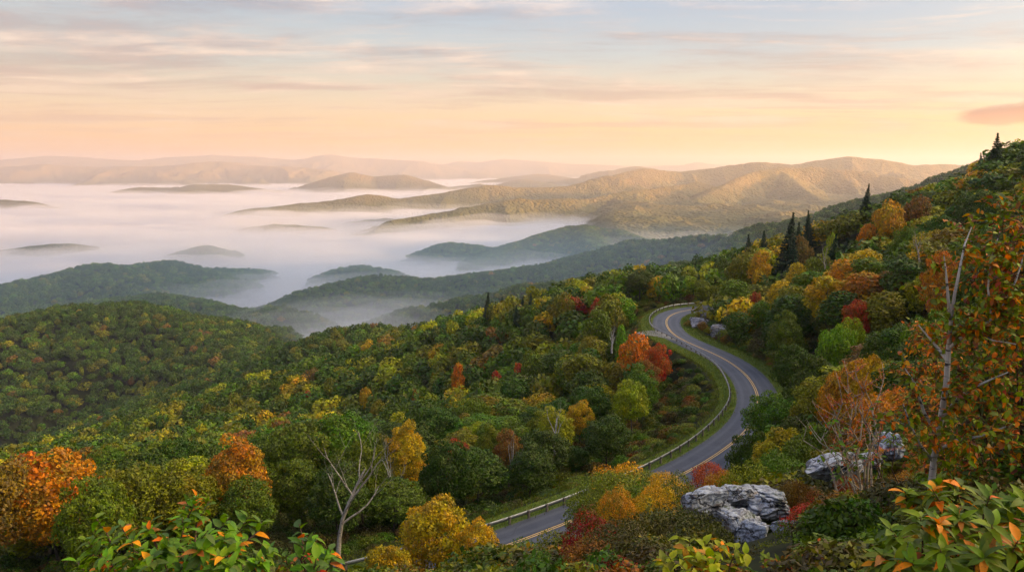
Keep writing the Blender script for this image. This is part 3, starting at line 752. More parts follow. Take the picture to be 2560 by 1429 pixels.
# spruces: (u, v top, D, kind, height)
for u, v, d, k, hgt in [(2497, 338, 222, 0, 12), (2163, 465, 232, 0, 7.5), (1968, 540, 215, 0, 14), (1882, 590, 235, 0, 8), (1912, 582, 240, 0, 8), (2026, 530, 238, 0, 7), (2000, 562, 225, 0, 9), (1990, 600, 190, 0, 11), (2460, 385, 232, 0, 7),
                        (2080, 590, 195, 0, 12), (1300, 742, 290, 0, 9), (1330, 735, 285, 0, 9), (1355, 732, 280, 0, 9), (1215, 735, 300, 0, 11), (1297, 765, 262, 0, 12), (1745, 690, 218, 0, 11), (2120, 600, 180, 0, 12), (1250, 745, 310, 0, 9)]:
    x, y, zt = P(u, v, d); zg = gz(x, y); tot = max(hgt, zt - zg + .3)
    kk = SPR[k]; place_tree(kk, x, y, 'spruce', s=max(hgt, tot * .8) / kk['h'] * 1.15, sz=tot / kk['h'], z=zt - tot, name='spruce_tree')
    taken.append((x, y, 2.0))

# ------- the rest of the woods: scattered over the ground the camera can see
def scatter(rmin, rmax, sp, seed):
    r = np.random.default_rng(seed)
    X_, Y_ = np.meshgrid(np.arange(-rmax * .68, rmax * .72, sp), np.arange(8, rmax, sp))
    X_ = (X_ + r.uniform(-.42, .42, X_.shape) * sp).ravel(); Y_ = (Y_ + r.uniform(-.42, .42, Y_.shape) * sp).ravel()
    R_ = np.hypot(X_, Y_); az = np.degrees(np.arctan2(X_, Y_))
    m = (R_ > rmin) & (R_ < rmax) & (np.abs(az) < 36.5)
    return X_[m], Y_[m]
def visible(x, y, hh, margin):
    z = sample_grid(TZ, x, y); r = np.hypot(x, y)
    return np.arctan2(z + hh, r) > sample_grid(RUNMAX, x, y * 1.0) - 1e-9 if margin is None else (np.arctan2(z + hh, r) >= sample_grid(RUNMAX_C, x, y) - margin)
RUNMAX_C = np.maximum.accumulate(np.vstack([EL[:1] * 0 - 1.5, np.where(RRg[:-1] > 150, np.arctan2(TZ[:-1] + 3.0, RRg[:-1]), -1.5)]), axis=0)
def pick_colour(x, y, r_):
    D_ = math.hypot(x, y)
    n = float(fbm(np.array([x / 70.0]), np.array([y / 70.0]), 2, 400)[0])
    q = r_.random() + 0.13 * n
    q = min(q, .984 if r_.random() < .8 else .9985)
    if D_ < 480 and y < 480 and not (x < -30 and y > 420):
        if x > 45 and y < 260:   # right hillside
            tab = [('dark green', .38), ('mid green', .56), ('olive green', .74), ('rust-brown', .785), ('yellow-green', .90), ('golden yellow', .955), ('orange', .99), ('red', 9)]
        else:
            tab = [('dark green', .36), ('mid green', .62), ('olive green', .82), ('yellow-green', .945), ('golden yellow', .975), ('rust-brown', .985), ('orange', .994), ('red', 9)]
    elif D_ < 1000:
        tab = [('dark green', .56), ('mid green', .82), ('olive green', .945), ('rust-brown', .975), ('yellow-green', .985), ('orange', .996), ('red', 9)]
        q = q if q < .945 or r_.random() < .45 else .3
    else:
        tab = [('dark green', .66), ('mid green', .92), ('olive green', .985), ('rust-brown', 9)]
        q = q if q < .95 or r_.random() < .4 else .3
    for nm, p in tab:
        if q < p: return nm
    return tab[-1][0]
cand = []
X_, Y_ = scatter(55, 430, 6.1, 3)
vis = visible(X_, Y_, 10, 0.0)
rr_ = random.Random(5)
for x, y in zip(X_[vis], Y_[vis]):
    D_ = math.hypot(x, y)
    if y < 26 or (x > 3 and D_ < 55): continue
    rx = rr_.uniform(3.3, 5.8) * (0.95 if D_ > 120 else 1.0); hh = rr_.uniform(8.0, 12.0)
    if x > 95 and D_ > 180: hh *= .8
    if x > 40 and D_ < 120: hh *= .8
    z = gz(x, y)
    dr = road_dist(x, y)
    if dr < 9.5 + rx * .3: continue
    if any((x - a) ** 2 + (y - b_) ** 2 < (0.57 * (c_ + rx)) ** 2 for a, b_, c_ in taken): continue
    u, v = PROJ(x, y, z + hh)
    if u < -90 or u > 2650: continue
    if blocks(x, y, z, rx, hh): continue
    if u > 1480 and D_ < 60: continue
    if D_ < 76 and u < 1400 and v < 1120: hh = max(4.0, hh - 3)
    cand.append((rx / D_, x, y, z, rx, hh, u, v)); taken.append((x, y, rx))
cand.sort(reverse=True)
n_ind = 300 - len([t_ for t_ in TREES if t_['name'] == 'broadleaf_tree'])
# the largest-looking ones are trees of their own, the rest join the woods
far_pts = []
for i, (q, x, y, z, rx, hh, u, v) in enumerate(cand):
    r_ = random.Random(int(x * 57 + y * 91)); c = pick_colour(x, y, r_)
    if i < n_ind:
        k = (FINE if math.hypot(x, y) < 125 else MID)[r_.randrange(4 if math.hypot(x, y) < 125 else 5)]
        place_tree(k, x, y, c, s=rx / k['rx'], sz=hh / k['h'], z=z - .3)
    else:
        far_pts.append((x, y, z, rx, hh, c, 0))
print('individual trees', len(TREES), 'near candidates', len(cand))
def add_woods(r0, r1, sp, seed, rxm, lo):
    X_, Y_ = scatter(r0, r1, sp, seed)
    vis = visible(X_, Y_, 12, 0.0)
    X_ = X_[vis]; Y_ = Y_[vis]; Z_ = sample_grid(TZ, X_, Y_)
    r2 = random.Random(seed)
    for x, y, z in zip(X_, Y_, Z_):
        if z < -272: continue
        q = r2.random()
        far_pts.append((x, y, z, rxm * r2.choice((.55, .8, .95, 1.1, 1.3)) * r2.uniform(.85, 1.15), r2.uniform(8.5, 13.5) * lo, pick_colour(x, y, r2), 1))
add_woods(430, 1080, 8.0, 21, 5.0, 1.0)
add_woods(1080, 1700, 9.2, 22, 5.6, 1.05)
add_woods(1700, 2650, 10.0, 23, 6.2, 1.1)
print('woods', len(far_pts))

# woods as ONE object: points carrying size, spin and tint, dressed with crowns by geometry nodes
def woods(name, pts, kinds, label, seed):
    n = len(pts); r = np.random.default_rng(seed)
    A = np.array([p[:5] for p in pts])
    me = bpy.data.meshes.new(name); me.vertices.add(n)
    co = A[:, :3].copy(); co[:, 2] -= 0.5
    me.vertices.foreach_set('co', co.astype(np.float32).ravel())
    kidx = r.integers(0, len(kinds), n)
    sc = np.stack([A[:, 3] / 3.8, A[:, 3] / 3.8, A[:, 4] / 9.4], 1)
    rot = np.zeros((n, 3)); rot[:, 2] = r.uniform(0, 6.28, n); rot[:, :2] = r.normal(size=(n, 2)) * .06
    tint = np.array([COLS[p[5]] + (1.0,) for p in pts]); tint[:, :3] *= r.uniform(.78, 1.25, (n, 1)) * r.uniform(.9, 1.1, (n, 3))
    for nm, ty, dat, key in (('isc', 'FLOAT_VECTOR', sc, 'vector'), ('irot', 'FLOAT_VECTOR', rot, 'vector'), ('tint', 'FLOAT_COLOR', tint, 'color'), ('kidx', 'INT', kidx, 'value')):
        a = me.attributes.new(nm, ty, 'POINT'); a.data.foreach_set(key, np.ascontiguousarray(dat).ravel().astype(np.int32 if ty == 'INT' else np.float32))
    o = link(name, me)
    ng = bpy.data.node_groups.new(name, 'GeometryNodeTree')
    ng.interface.new_socket('Geometry', in_out='INPUT', socket_type='NodeSocketGeometry')
    ng.interface.new_socket('Geometry', in_out='OUTPUT', socket_type='NodeSocketGeometry')
    N = ng.nodes; L = ng.links
    gi = N.new('NodeGroupInput'); go = N.new('NodeGroupOutput')
    jn = N.new('GeometryNodeGeometryToInstance')
    for k in reversed(kinds):
        oi = N.new('GeometryNodeObjectInfo'); oi.inputs['Object'].default_value = k; oi.inputs['As Instance'].default_value = False
        oi.transform_space = 'ORIGINAL'
        L.new(oi.outputs['Geometry'], jn.inputs[0]) if False else None
        g2 = N.new('GeometryNodeGeometryToInstance'); L.new(oi.outputs['Geometry'], g2.inputs[0])
        k_inst = g2
        if 'jj' not in locals(): jj = N.new('GeometryNodeJoinGeometry')
        L.new(g2.outputs[0], jj.inputs[0])
    N.remove(jn)
    ip = N.new('GeometryNodeInstanceOnPoints'); ip.inputs['Pick Instance'].default_value = True
    L.new(gi.outputs[0], ip.inputs['Points']); L.new(jj.outputs[0], ip.inputs['Instance'])
    def att(nm, ty):
        a = N.new('GeometryNodeInputNamedAttribute'); a.data_type = ty; a.inputs['Name'].default_value = nm
        return a.outputs['Attribute']
    L.new(att('kidx', 'INT'), ip.inputs['Instance Index'])
    L.new(att('isc', 'FLOAT_VECTOR'), ip.inputs['Scale'])
    er = N.new('FunctionNodeEulerToRotation'); L.new(att('irot', 'FLOAT_VECTOR'), er.inputs[0]); L.new(er.outputs[0], ip.inputs['Rotation'])
    L.new(ip.outputs[0], go.inputs[0])
    md = o.modifiers.new('woods', 'NODES'); md.node_group = ng
    return tag(o, label, 'woods', kind='stuff')
# the far crowns are borrowed from three real trees standing at the back of the slope
src = []
back = [t_ for t_ in TREES if t_['name'] == 'broadleaf_tree'][-3:]
for t_, k in zip(back, FAR):
    for ch in t_['root'].children:
        if ch.name.startswith('crown'): ch.data = k['crown']; src.append(ch)
        else: ch.data = k['trunk']
woods('forest', far_pts, src, 'mixed green and autumn woods covering the slopes and ridges down to the fog', 91)
# ------------------------------------------------------------------ road, verge, markings, guardrail
def strip(name, pl, a, b, z0, z1, mat, extra=None):
    """ribbon along a plan line from offset a to offset b (positive = left of travel)"""
    d = np.gradient(pl, axis=0); d /= np.linalg.norm(d, axis=1, keepdims=True)
    nrm = np.stack([-d[:, 1], d[:, 0]], 1)
    offs = np.linspace(a, b, 9 if extra else 3); zs = np.linspace(z0, z1, len(offs))
    V_ = np.stack([np.c_[pl + nrm * o, np.full(len(pl), z)] for o, z in zip(offs, zs)], 1)
    k = len(offs); n = len(pl)
    ii = np.arange(n * k).reshape(n, k)
    f = np.stack([ii[:-1, :-1], ii[1:, :-1], ii[1:, 1:], ii[:-1, 1:]], -1).reshape(-1, 4)
    me = npmesh(name, V_.reshape(-1, 3), f, 4, [mat], smooth=False)
    if extra:
        at = me.attributes.new('across', 'FLOAT', 'POINT'); at.data.foreach_set('value', np.tile(offs, n).astype(np.float32))
    return tag(link(name, me), kind='structure')
M_asph, t = mat_new('asphalt')
geo = t.new('ShaderNodeNewGeometry'); pos = geo.outputs['Position']
ac = t.new('ShaderNodeAttribute', attribute_name='across').outputs['Fac']
whl = t.math('ABSOLUTE', t.math('SUBTRACT', t.math('ABSOLUTE', ac), 1.55))
track = t.ramp(t.math('ABSOLUTE', t.math('SUBTRACT', whl, 0.75)), [(0.0, 1.0), (0.45, 0.0)], 'EASE')
an = t.noise(pos, 0.35, 5, 0.6); an2 = t.noise(pos, 9, 3, 0.7)
c = t.mix(t.ramp(an, [(0.35, 0), (0.7, 1)]), (.030, .036, .052), (.058, .064, .084))
c = t.mix(t.math('MULTIPLY', track, 0.55), c, (.095, .10, .118))
vr = t.new('ShaderNodeTexVoronoi'); vr.feature = 'DISTANCE_TO_EDGE'; vr.inputs['Scale'].default_value = 0.16
t.put(vr.inputs['Vector'], t.vmath('ADD', pos, t.vmath('SCALE', t.noise(pos, 0.4, 4, .6, out=1), 2.5)))
c = t.mix(t.ramp(vr.outputs['Distance'], [(0.0, 0.7), (0.012, 0.0)]), c, (.018, .018, .02))
edge = t.math('ADD', t.math('ABSOLUTE', ac), t.math('MULTIPLY', t.math('SUBTRACT', t.noise(pos, 1.1, 5, .65), 0.5), 0.9))
c = t.mix(t.ramp(t.math('MULTIPLY', edge, 0.25), [(0.72, 0.0), (0.80, .8)]), c, (.075, .068, .045))
litter = t.noise(pos, 2.4, 6, 0.8)
c = t.mix(t.math('MULTIPLY', t.ramp(litter, [(0.66, 0.0), (0.69, 1.0)]), t.ramp(t.math('MULTIPLY', edge, 0.25), [(0.5, 0.1), (0.75, 1.0)])), c, (.26, .13, .04))
c = t.mix(t.math('MULTIPLY', an2, 0.3), c, (.03, .03, .035))
finish(t, principled(t, c, 0.62, 0.45, bump(t, an2, 0.3, 0.02)).outputs[0])
M_yel, t = mat_new('yellow_road_paint')
geo = t.new('ShaderNodeNewGeometry')
wn = t.noise(geo.outputs['Position'], 3.0, 5, 0.7)
finish(t, principled(t, t.mix(t.ramp(wn, [(0.5, 0), (0.72, .6)]), (.66, .42, .12), (.2, .15, .08)), 0.6, 0.3).outputs[0])
M_wht, t = mat_new('pale_road_paint')
geo = t.new('ShaderNodeNewGeometry')
finish(t, principled(t, t.mix(t.ramp(t.noise(geo.outputs['Position'], 2.0, 5, 0.7), [(0.42, 0), (0.6, .9)]), (.5, .48, .44), (.10, .10, .11)), 0.6, 0.3).outputs[0])
M_verge, t = mat_new('mown_grass')
geo = t.new('ShaderNodeNewGeometry'); gn = t.noise(geo.outputs['Position'], 0.8, 6, 0.65)
gc = t.ramp(gn, [(0.3, (.045, .075, .012)), (0.5, (.085, .125, .018)), (0.68, (.14, .15, .03)), (0.8, (.16, .12, .05))])
finish(t, principled(t, gc, 0.9, 0.1, bump(t, t.noise(geo.outputs['Position'], 6, 4, .7), 0.8, 0.15)).outputs[0])
M_grav, t = mat_new('grey_gravel')
geo = t.new('ShaderNodeNewGeometry'); gn = t.noise(geo.outputs['Position'], 4, 6, 0.7)
finish(t, principled(t, t.ramp(gn, [(0.3, (.13, .12, .11)), (0.7, (.28, .27, .25))]), 0.9, 0.2, bump(t, gn, 0.5, 0.05)).outputs[0])
strip('road', road_c, -3.15, 3.15, ROADZ, ROADZ, M_asph, extra=True)
strip('verge', road_c, -3.15, -5.8, ROADZ - .012, ROADZ - .12, M_verge, extra=True)
strip('verge', road_c, 3.15, 6.2, ROADZ - .012, ROADZ - .12, M_verge, extra=True)
for a in (-0.19, 0.08):
    strip('road_marking', road_c, a, a + 0.11, ROADZ + .008, ROADZ + .008, M_yel)

M_steel, t = mat_new('weathered_galvanised_steel')
tcn = t.new('ShaderNodeTexCoord'); sn = t.noise(tcn.outputs['Object'], 1.2, 5, 0.65)
finish(t, principled(t, t.ramp(sn, [(0.3, (.17, .18, .20)), (0.6, (.27, .28, .30)), (0.75, (.22, .18, .14))]), 0.42, 0.5, metal=0.55).outputs[0])
M_post, t = mat_new('weathered_wood_post')
tcn = t.new('ShaderNodeTexCoord'); sn = t.noise(t.mapping(tcn.outputs['Object'], (4, 4, 1)), 4, 4, 0.6)
finish(t, principled(t, t.ramp(sn, [(0.3, (.10, .08, .06)), (0.7, (.22, .19, .15))]), 0.85, 0.2).outputs[0])
GR_PX = [(1760, 756), (1720, 759), (1690, 761), (1660, 768), (1632, 781), (1623, 797), (1631, 815), (1665, 833), (1705, 853), (1770, 893), (1800, 920), (1817, 950), (1825, 975), (1823, 998), (1800, 1034), (1748, 1083),
         (1700, 1116), (1619, 1160), (1486, 1217), (1327, 1276), (1197, 1318), (1046, 1362), (955, 1385), (814, 1420), (650, 1455)]
gr = catmull([PZ(u, v, ROADZ + .62)[:2] for u, v in GR_PX], 1.0)
for _ in range(10): gr[1:-1] = 0.25 * gr[:-2] + 0.5 * gr[1:-1] + 0.25 * gr[2:]
gr = resample(gr, 1.0)
# keep the rail at a steady distance outside the road edge
dd_, ss_ = polydist(gr[:, 0], gr[:, 1], road_c)
d = np.gradient(gr, axis=0); d /= np.linalg.norm(d, axis=1, keepdims=True); gn_ = np.stack([-d[:, 1], d[:, 0]], 1)
rl = thing('guardrail', (float(gr[0, 0]), float(gr[0, 1]), ROADZ), 'galvanised steel W-beam guardrail following the outer edge of the curving road', 'guardrail')
prof = [(0, -.155), (.03, -.15), (.08, -.10), (.08, -.06), (.015, -.02), (.015, .02), (.08, .06), (.08, .10), (.03, .15), (0, .155), (-.02, .155), (-.02, -.155)]
Vr = np.stack([np.c_[gr + gn_ * po * -1.0, np.full(len(gr), ROADZ + .60 + pz * 1.15)] for po, pz in prof], 1)
k = len(prof); n = len(gr); ii = np.arange(n * k).reshape(n, k)
ff = np.stack([ii[:-1], ii[1:], np.roll(ii, -1, 1)[1:], np.roll(ii, -1, 1)[:-1]], -1).reshape(-1, 4)
me = npmesh('rail', Vr.reshape(-1, 3) - np.array([gr[0, 0], gr[0, 1], ROADZ]), ff, 4, [M_steel], smooth=False)
link('rail', me, rl)
gp = Geo()
def box(g_, x0, x1, y0, y1, z0, z1, m=0):
    b = len(g_.v); g_.v += [Vector(p) for p in ((x0, y0, z0), (x1, y0, z0), (x1, y1, z0), (x0, y1, z0), (x0, y0, z1), (x1, y0, z1), (x1, y1, z1), (x0, y1, z1))]
    for f in ((0, 3, 2, 1), (4, 5, 6, 7), (0, 1, 5, 4), (1, 2, 6, 5), (2, 3, 7, 6), (3, 0, 4, 7)): g_.f.append(tuple(b + i for i in f)); g_.m.append(m)
box(gp, -.10, .10, .03, .22, -1.2, .80)
pm = gp.build('post', [M_post])
pp = resample(gr, max(2.4, n / 98))
for i in range(len(pp)):
    j = min(i, len(pp) - 2); a = math.atan2(pp[j + 1, 1] - pp[j, 1], pp[j + 1, 0] - pp[j, 0])
    o = link('post', pm, rl, (float(pp[i, 0] - gr[0, 0]), float(pp[i, 1] - gr[0, 1]), 0)); o.rotation_euler = (0, 0, a)
# gravel pull-off outside the bend
gpts = [PZ(u, v, ROADZ - .05) for u, v in [(1592, 832), (1610, 827), (1640, 826), (1668, 838), (1690, 851), (1668, 847), (1640, 841), (1610, 838)]]
gg = Geo()
gg.poly([(p[0], p[1], ROADZ + .02) for p in gpts][::-1]); nb_ = len(gpts)
gg.poly([(p[0] * 1.0, p[1], ROADZ - 2.5) for p in gpts])
for i in range(nb_):
    a, b_ = gpts[i], gpts[(i + 1) % nb_]
    gg.poly([(a[0], a[1], ROADZ + .02), (b_[0], b_[1], ROADZ + .02), (b_[0], b_[1], ROADZ - 2.5), (a[0], a[1], ROADZ - 2.5)])
tag(link('pull_off', gg.build('pull_off', [M_grav])), kind='structure')

# ------------------------------------------------------------------ rocks
def rock_material(name, light, mid, dark, warm, sc):
    m, t = mat_new(name)
    tcn = t.new('ShaderNodeTexCoord'); p = tcn.outputs['Object']
    n_a = t.noise(p, 1.6 * sc, 6, 0.62, 0.6); n_b = t.noise(p, 5.5 * sc, 6, 0.7, 0.3); n_c = t.noise(p, 22 * sc, 4, 0.7)
    n_d = t.noise(t.mapping(p, (1, 1, 3.5)), 2.2 * sc, 5, 0.6)
    c = t.mix(t.ramp(n_b, [(0.40, 0.0), (0.58, 1.0)]), mid, light)
    c = t.mix(t.ramp(n_a, [(0.53, 0.0), (0.60, 0.9)]), c, dark)
    c = t.mix(t.ramp(n_d, [(0.58, 0.0), (0.70, 0.75)]), c, warm)
    c = t.mix(t.ramp(n_c, [(0.57, 0.0), (0.66, 0.75)]), c, dark)
    vo = t.new('ShaderNodeTexVoronoi'); vo.feature = 'DISTANCE_TO_EDGE'; vo.inputs['Scale'].default_value = 0.75 * sc
    t.put(vo.inputs['Vector'], t.vmath('ADD', p, t.vmath('SCALE', t.noise(p, 3 * sc, 3, .6, out=1), .5)))
    crack = t.ramp(vo.outputs['Distance'], [(0.0, 0.0), (0.025, 1.0)])
    c = t.mix(crack, (.03, .028, .026), c)
    gm = t.new('ShaderNodeNewGeometry'); sz3 = t.new('ShaderNodeSeparateXYZ'); t.put(sz3.inputs[0], gm.outputs['Normal'])
    moss = t.math('MULTIPLY', t.ramp(t.noise(p, 3.2 * sc, 5, .65), [(0.52, 0.0), (0.62, .85)]), t.ramp(sz3.outputs[2], [(0.3, 0.0), (0.8, 1.0)]))
    c = t.mix(moss, c, (.055, .07, .022))
    h = t.math('ADD', t.math('MULTIPLY', n_b, 0.6), t.math('ADD', t.math('MULTIPLY', n_c, 0.25), t.math('MULTIPLY', crack, 0.5)))
    finish(t, principled(t, c, 0.92, 0.2, bump(t, h, 0.8, 0.08 / sc)).outputs[0])
    return m
M_rock = rock_material('lichen_grey_rock', (.44, .47, .52), (.22, .22, .24), (.055, .05, .055), (.24, .17, .11), 1.3)
M_cliff = rock_material('roadcut_rock', (.36, .36, .40), (.17, .165, .18), (.045, .042, .045), (.22, .16, .11), .22)
def rock(name, u, v, d, sx, sy, sz_, seed, label, mat, rot=0.0, cuts=9, tilt=0.0, bury=.25):
    r = random.Random(seed)
    bm = bmesh.new(); bmesh.ops.create_icosphere(bm, subdivisions=6, radius=1)
    planes = []
    for i in range(cuts):
        nv = Vector((r.gauss(0, 1), r.gauss(0, 1), r.gauss(0, .8))).normalized(); planes.append((nv, r.uniform(.42, .74)))
    planes.append((Vector((0.1 * r.gauss(0, 1), .1, 1)).normalized(), .62))
    for vt in bm.verts:
        p = vt.co.copy()
        for nv, q in planes:
            e = p.dot(nv) - q
            if e > 0: p -= nv * e * 0.97
        off = Vector((seed * 3.1, seed * 1.7, 0))
        p += vt.co * (0.09 * mnoise.fractal(p * 1.7 + off, 1.0, 2.0, 4) + 0.045 * mnoise.fractal(p * 6 + off, 0.9, 2.0, 4))
        # bedding ledges and a few fissures
        lz = p.z * 4.3 + mnoise.noise(p * 1.3 + off) * 1.6
        p += Vector((vt.co.x, vt.co.y, 0)) * 0.07 * (abs((lz % 1) - .5) * 2 - .5)
        fis = abs(mnoise.noise(p * 1.25 + off * 2))
        if fis < .045: p -= vt.co * (0.045 - fis) * 2.6
        vt.co = Vector((p.x * sx / 1.08, p.y * sy / 1.2, p.z * sz_ / 1.18))
    me = bpy.data.meshes.new(name); bm.to_mesh(me); bm.free(); me.materials.append(mat)
    me.polygons.foreach_set('use_smooth', [True] * len(me.polygons))
    x, y, z = P(u, v, d)
    o = link(name, me, None, (x, y, z)); o.rotation_euler = (tilt, r.uniform(-.1, .1), rot)
    return tag(o, label, 'boulder')
rock('boulder', 1765, 1255, 13.6, .52, .5, .46, 3, 'jagged pale blue-grey boulder at the left end of the rock group above the road', M_rock, .3)
rock('boulder', 1835, 1240, 14.2, .50, .6, .50, 8, 'round-shouldered whitish boulder between the jagged one and the long brown-hollowed slab', M_rock, 1.0)
rock('boulder', 1915, 1248, 14.0, .72, .6, .46, 5, 'long grey-brown slab of rock overhanging dark shade, largest of the overlook rocks', M_rock, .1, tilt=-.15)
rock('boulder', 1845, 1300, 13.2, .60, .5, .36, 12, 'low lichen-spotted rock beneath the long slab, mostly in shade', M_rock, .6)
rock('boulder', 1885, 1335, 11.8, .36, .4, .42, 7, 'rounded grey boulder lowest of the overlook rocks, above the yellow-leaved shrub', M_rock, .2)
rock('boulder', 1965, 1318, 12.6, .28, .3, .22, 17, 'small pinkish grey rock right of the lowest boulder', M_rock, .9)
rock('boulder', 2065, 1165, 15.6, .85, .6, .46, 21, 'wide pale boulder with a blunt nose, behind the thin bare saplings', M_rock, .15, tilt=-.1)
rock('boulder', 2180, 1148, 17, .36, .4, .28, 23, 'small bluish boulder between the blunt-nosed one and the topmost one', M_rock, .5)
rock('boulder', 2232, 1106, 17.5, .62, .5, .50, 26, 'rounded dark-speckled boulder, topmost of the overlook rocks, left of the birch trunk', M_rock, 1.3)
for (u, v, d, sx, sz_, sd, lb) in [(1748, 812, 166, 2.7, 3.3, 31, 'tall dark grey rock face at the roadside, left of the road-bend outcrop'), (1772, 782, 172, 3.0, 3.6, 33, 'upright pale crag rising highest in the outcrop beside the road bend'),
                                   (1798, 828, 158, 4.0, 2.8, 36, 'broad low brownish rock at the foot of the road-bend outcrop')]:
    rock('rock_outcrop', u, v, d, sx, 2.5, sz_, sd, lb, M_cliff, .4, cuts=13)

# ------------------------------------------------------------------ real leaves for the plants close to the camera
def leaves_mesh(name, base, dirn, nrm, length, width, curl, mat, seed=0):
    """curved, pointed, folded leaves: 5 x 2 cells each"""
    r = np.random.default_rng(seed)
    n = len(base); base = np.asarray(base, float); dirn = np.asarray(dirn, float); nrm = np.asarray(nrm, float)
    dirn /= np.linalg.norm(dirn, axis=1, keepdims=True)
    nrm = nrm - dirn * (nrm * dirn).sum(1, keepdims=True); nrm /= (np.linalg.norm(nrm, axis=1, keepdims=True) + 1e-9)
    side_ = np.cross(dirn, nrm)
    L = np.broadcast_to(length, (n,)).astype(float) * r.uniform(.7, 1.2, n); W = np.broadcast_to(width, (n,)) * L / np.broadcast_to(length, (n,))
    cu = np.broadcast_to(curl, (n,)) * r.uniform(.4, 1.6, n)
    ts = np.array([0, .12, .3, .52, .75, .92, 1.0]); wp = np.array([.06, .55, .95, 1.0, .68, .26, .02])
    rows = []
    tw = r.normal(size=n) * .25
    for tt, ww in zip(ts, wp):
        cen = base + dirn * (L * tt)[:, None] + nrm * (-cu * L * tt * tt)[:, None]
        s2 = side_ * np.cos(tw * tt)[:, None] + nrm * np.sin(tw * tt)[:, None]
        e = W * ww * .5
        up = nrm * (e * .35)[:, None]
        rows += [cen + s2 * e[:, None] + up, cen, cen - s2 * e[:, None] + up]
    V_ = np.stack(rows, 1)
    k = len(ts) * 3; f = []
    for i in range(len(ts) - 1):
        for j in range(2): f.append([i * 3 + j, i * 3 + j + 1, (i + 1) * 3 + j + 1, (i + 1) * 3 + j])
    f = np.array(f)
    F_ = (f[None] + (np.arange(n) * k)[:, None, None]).reshape(-1, 4)
    me = npmesh(name, V_.reshape(-1, 3), F_, 4, [mat], smooth=True)
    a = me.attributes.new('leafrnd', 'FLOAT', 'POINT'); a.data.foreach_set('value', np.repeat(r.uniform(0, 1, n), k).astype(np.float32))
    return me
def plant(name, label, cat, tips, base, seed, leaf=.10, wid=.5, per=16, twig=.012, colr=(.10, .19, .02), col2=(.55, .17, .02), frac2=.12, start=.45, droop=.35, side_n=3, stem_mat=None, side_len=.35, whorl=False, group=None, wig=.06, bare=0):
    r = random.Random(seed)
    base = Vector(base); root = thing(name, base, label, cat, group)
    g_ = Geo(); B = []; Dn = []; Nn = []
    def add_leaves(pts, cnt, st):
        n_ = len(pts) - 1; whs = 0
        for i in range(cnt):
            f = st + (1 - st) * ((i + r.random() * .6) / cnt) ** (.8 if not whorl else .45)
            f = min(f, .999); q = f * n_; a = int(q); p = pts[a].lerp(pts[a + 1], q - a)
            t_ = (pts[a + 1] - pts[a]).normalized(); az = i * 2.4 + r.uniform(-.4, .4)
            o = t_.orthogonal().normalized(); o = Matrix.Rotation(az, 3, t_) @ o
            d_ = (o + t_ * r.uniform(.1, .9) + Vector((0, 0, r.uniform(-.2, .35)))).normalized()
            B.append(p); Dn.append(d_); Nn.append(Vector((r.gauss(0, .35), r.gauss(0, .35), 1)) + t_ * .4)
    for ti, tp in enumerate(tips):
        e = Vector(tp) - base
        s0 = Vector((e.x * .25 + r.uniform(-.1, .1), e.y * .25 + r.uniform(-.1, .1), 0))
        pts = []
        L = (e - s0).length
        for i in range(9):
            f = i / 8
            p = s0.lerp(e, f) + Vector((r.gauss(0, wig), r.gauss(0, wig), 0)) * L * f * (1 - f) * 2
            p.z += L * .10 * math.sin(f * math.pi)
            pts.append(p)
        g_.tube(pts, [twig * (1.6 - 1.3 * i / 8) for i in range(9)], 5, cap=False)
        if not (bare and ti < bare): add_leaves(pts, per, start)
        for k in range(side_n):
            f = r.uniform(start * .8, .9); a = int(f * 8); p = pts[a].lerp(pts[a + 1], f * 8 - a)
            dd = (Vector((r.gauss(0, 1), r.gauss(0, 1), r.uniform(.1, 1.2)))).normalized() * L * side_len * r.uniform(.5, 1.1) * (1 - f * .6)
            sp = [p + dd * q + Vector((0, 0, .1 * L * side_len * q * q)) for q in (0, .35, .7, 1)]
            g_.tube(sp, [twig * .55, twig * .45, twig * .3, twig * .15], 4, cap=False)
            if not (bare and ti < bare): add_leaves(sp, max(3, int(per * .55)), .25)
    link('stems', g_.build('stems', [stem_mat or M_twig], True), root)
    if B:
        B_ = np.array(B); D_ = np.array(Dn); N_ = np.array(Nn)
        rr = np.random.default_rng(seed); m = rr.random(len(B_)) < frac2
        for msk, nm, cc3 in ((~m, 'leaves', colr), (m, 'autumn_leaves', col2)):
            if msk.sum() < 2: continue
            me = leaves_mesh(nm, B_[msk], D_[msk], N_[msk], leaf, leaf * wid, droop, M_leaf_big, seed)
            o = link(nm, me, root); o.color = (*cc3, 1)
            if nm == 'autumn_leaves': o['label'] = 'turned orange and red leaves'
    return root
def tipsat(lst, dj=0.3, seed=1, copies=1, ju=0, jv=0):
    r = random.Random(seed); out = []
    for u, v, d in lst:
        for k in range(copies): out.append(P(u + r.uniform(-ju, ju), v + r.uniform(0, jv) * (k > 0), d + r.uniform(-dj, dj)))
    return out
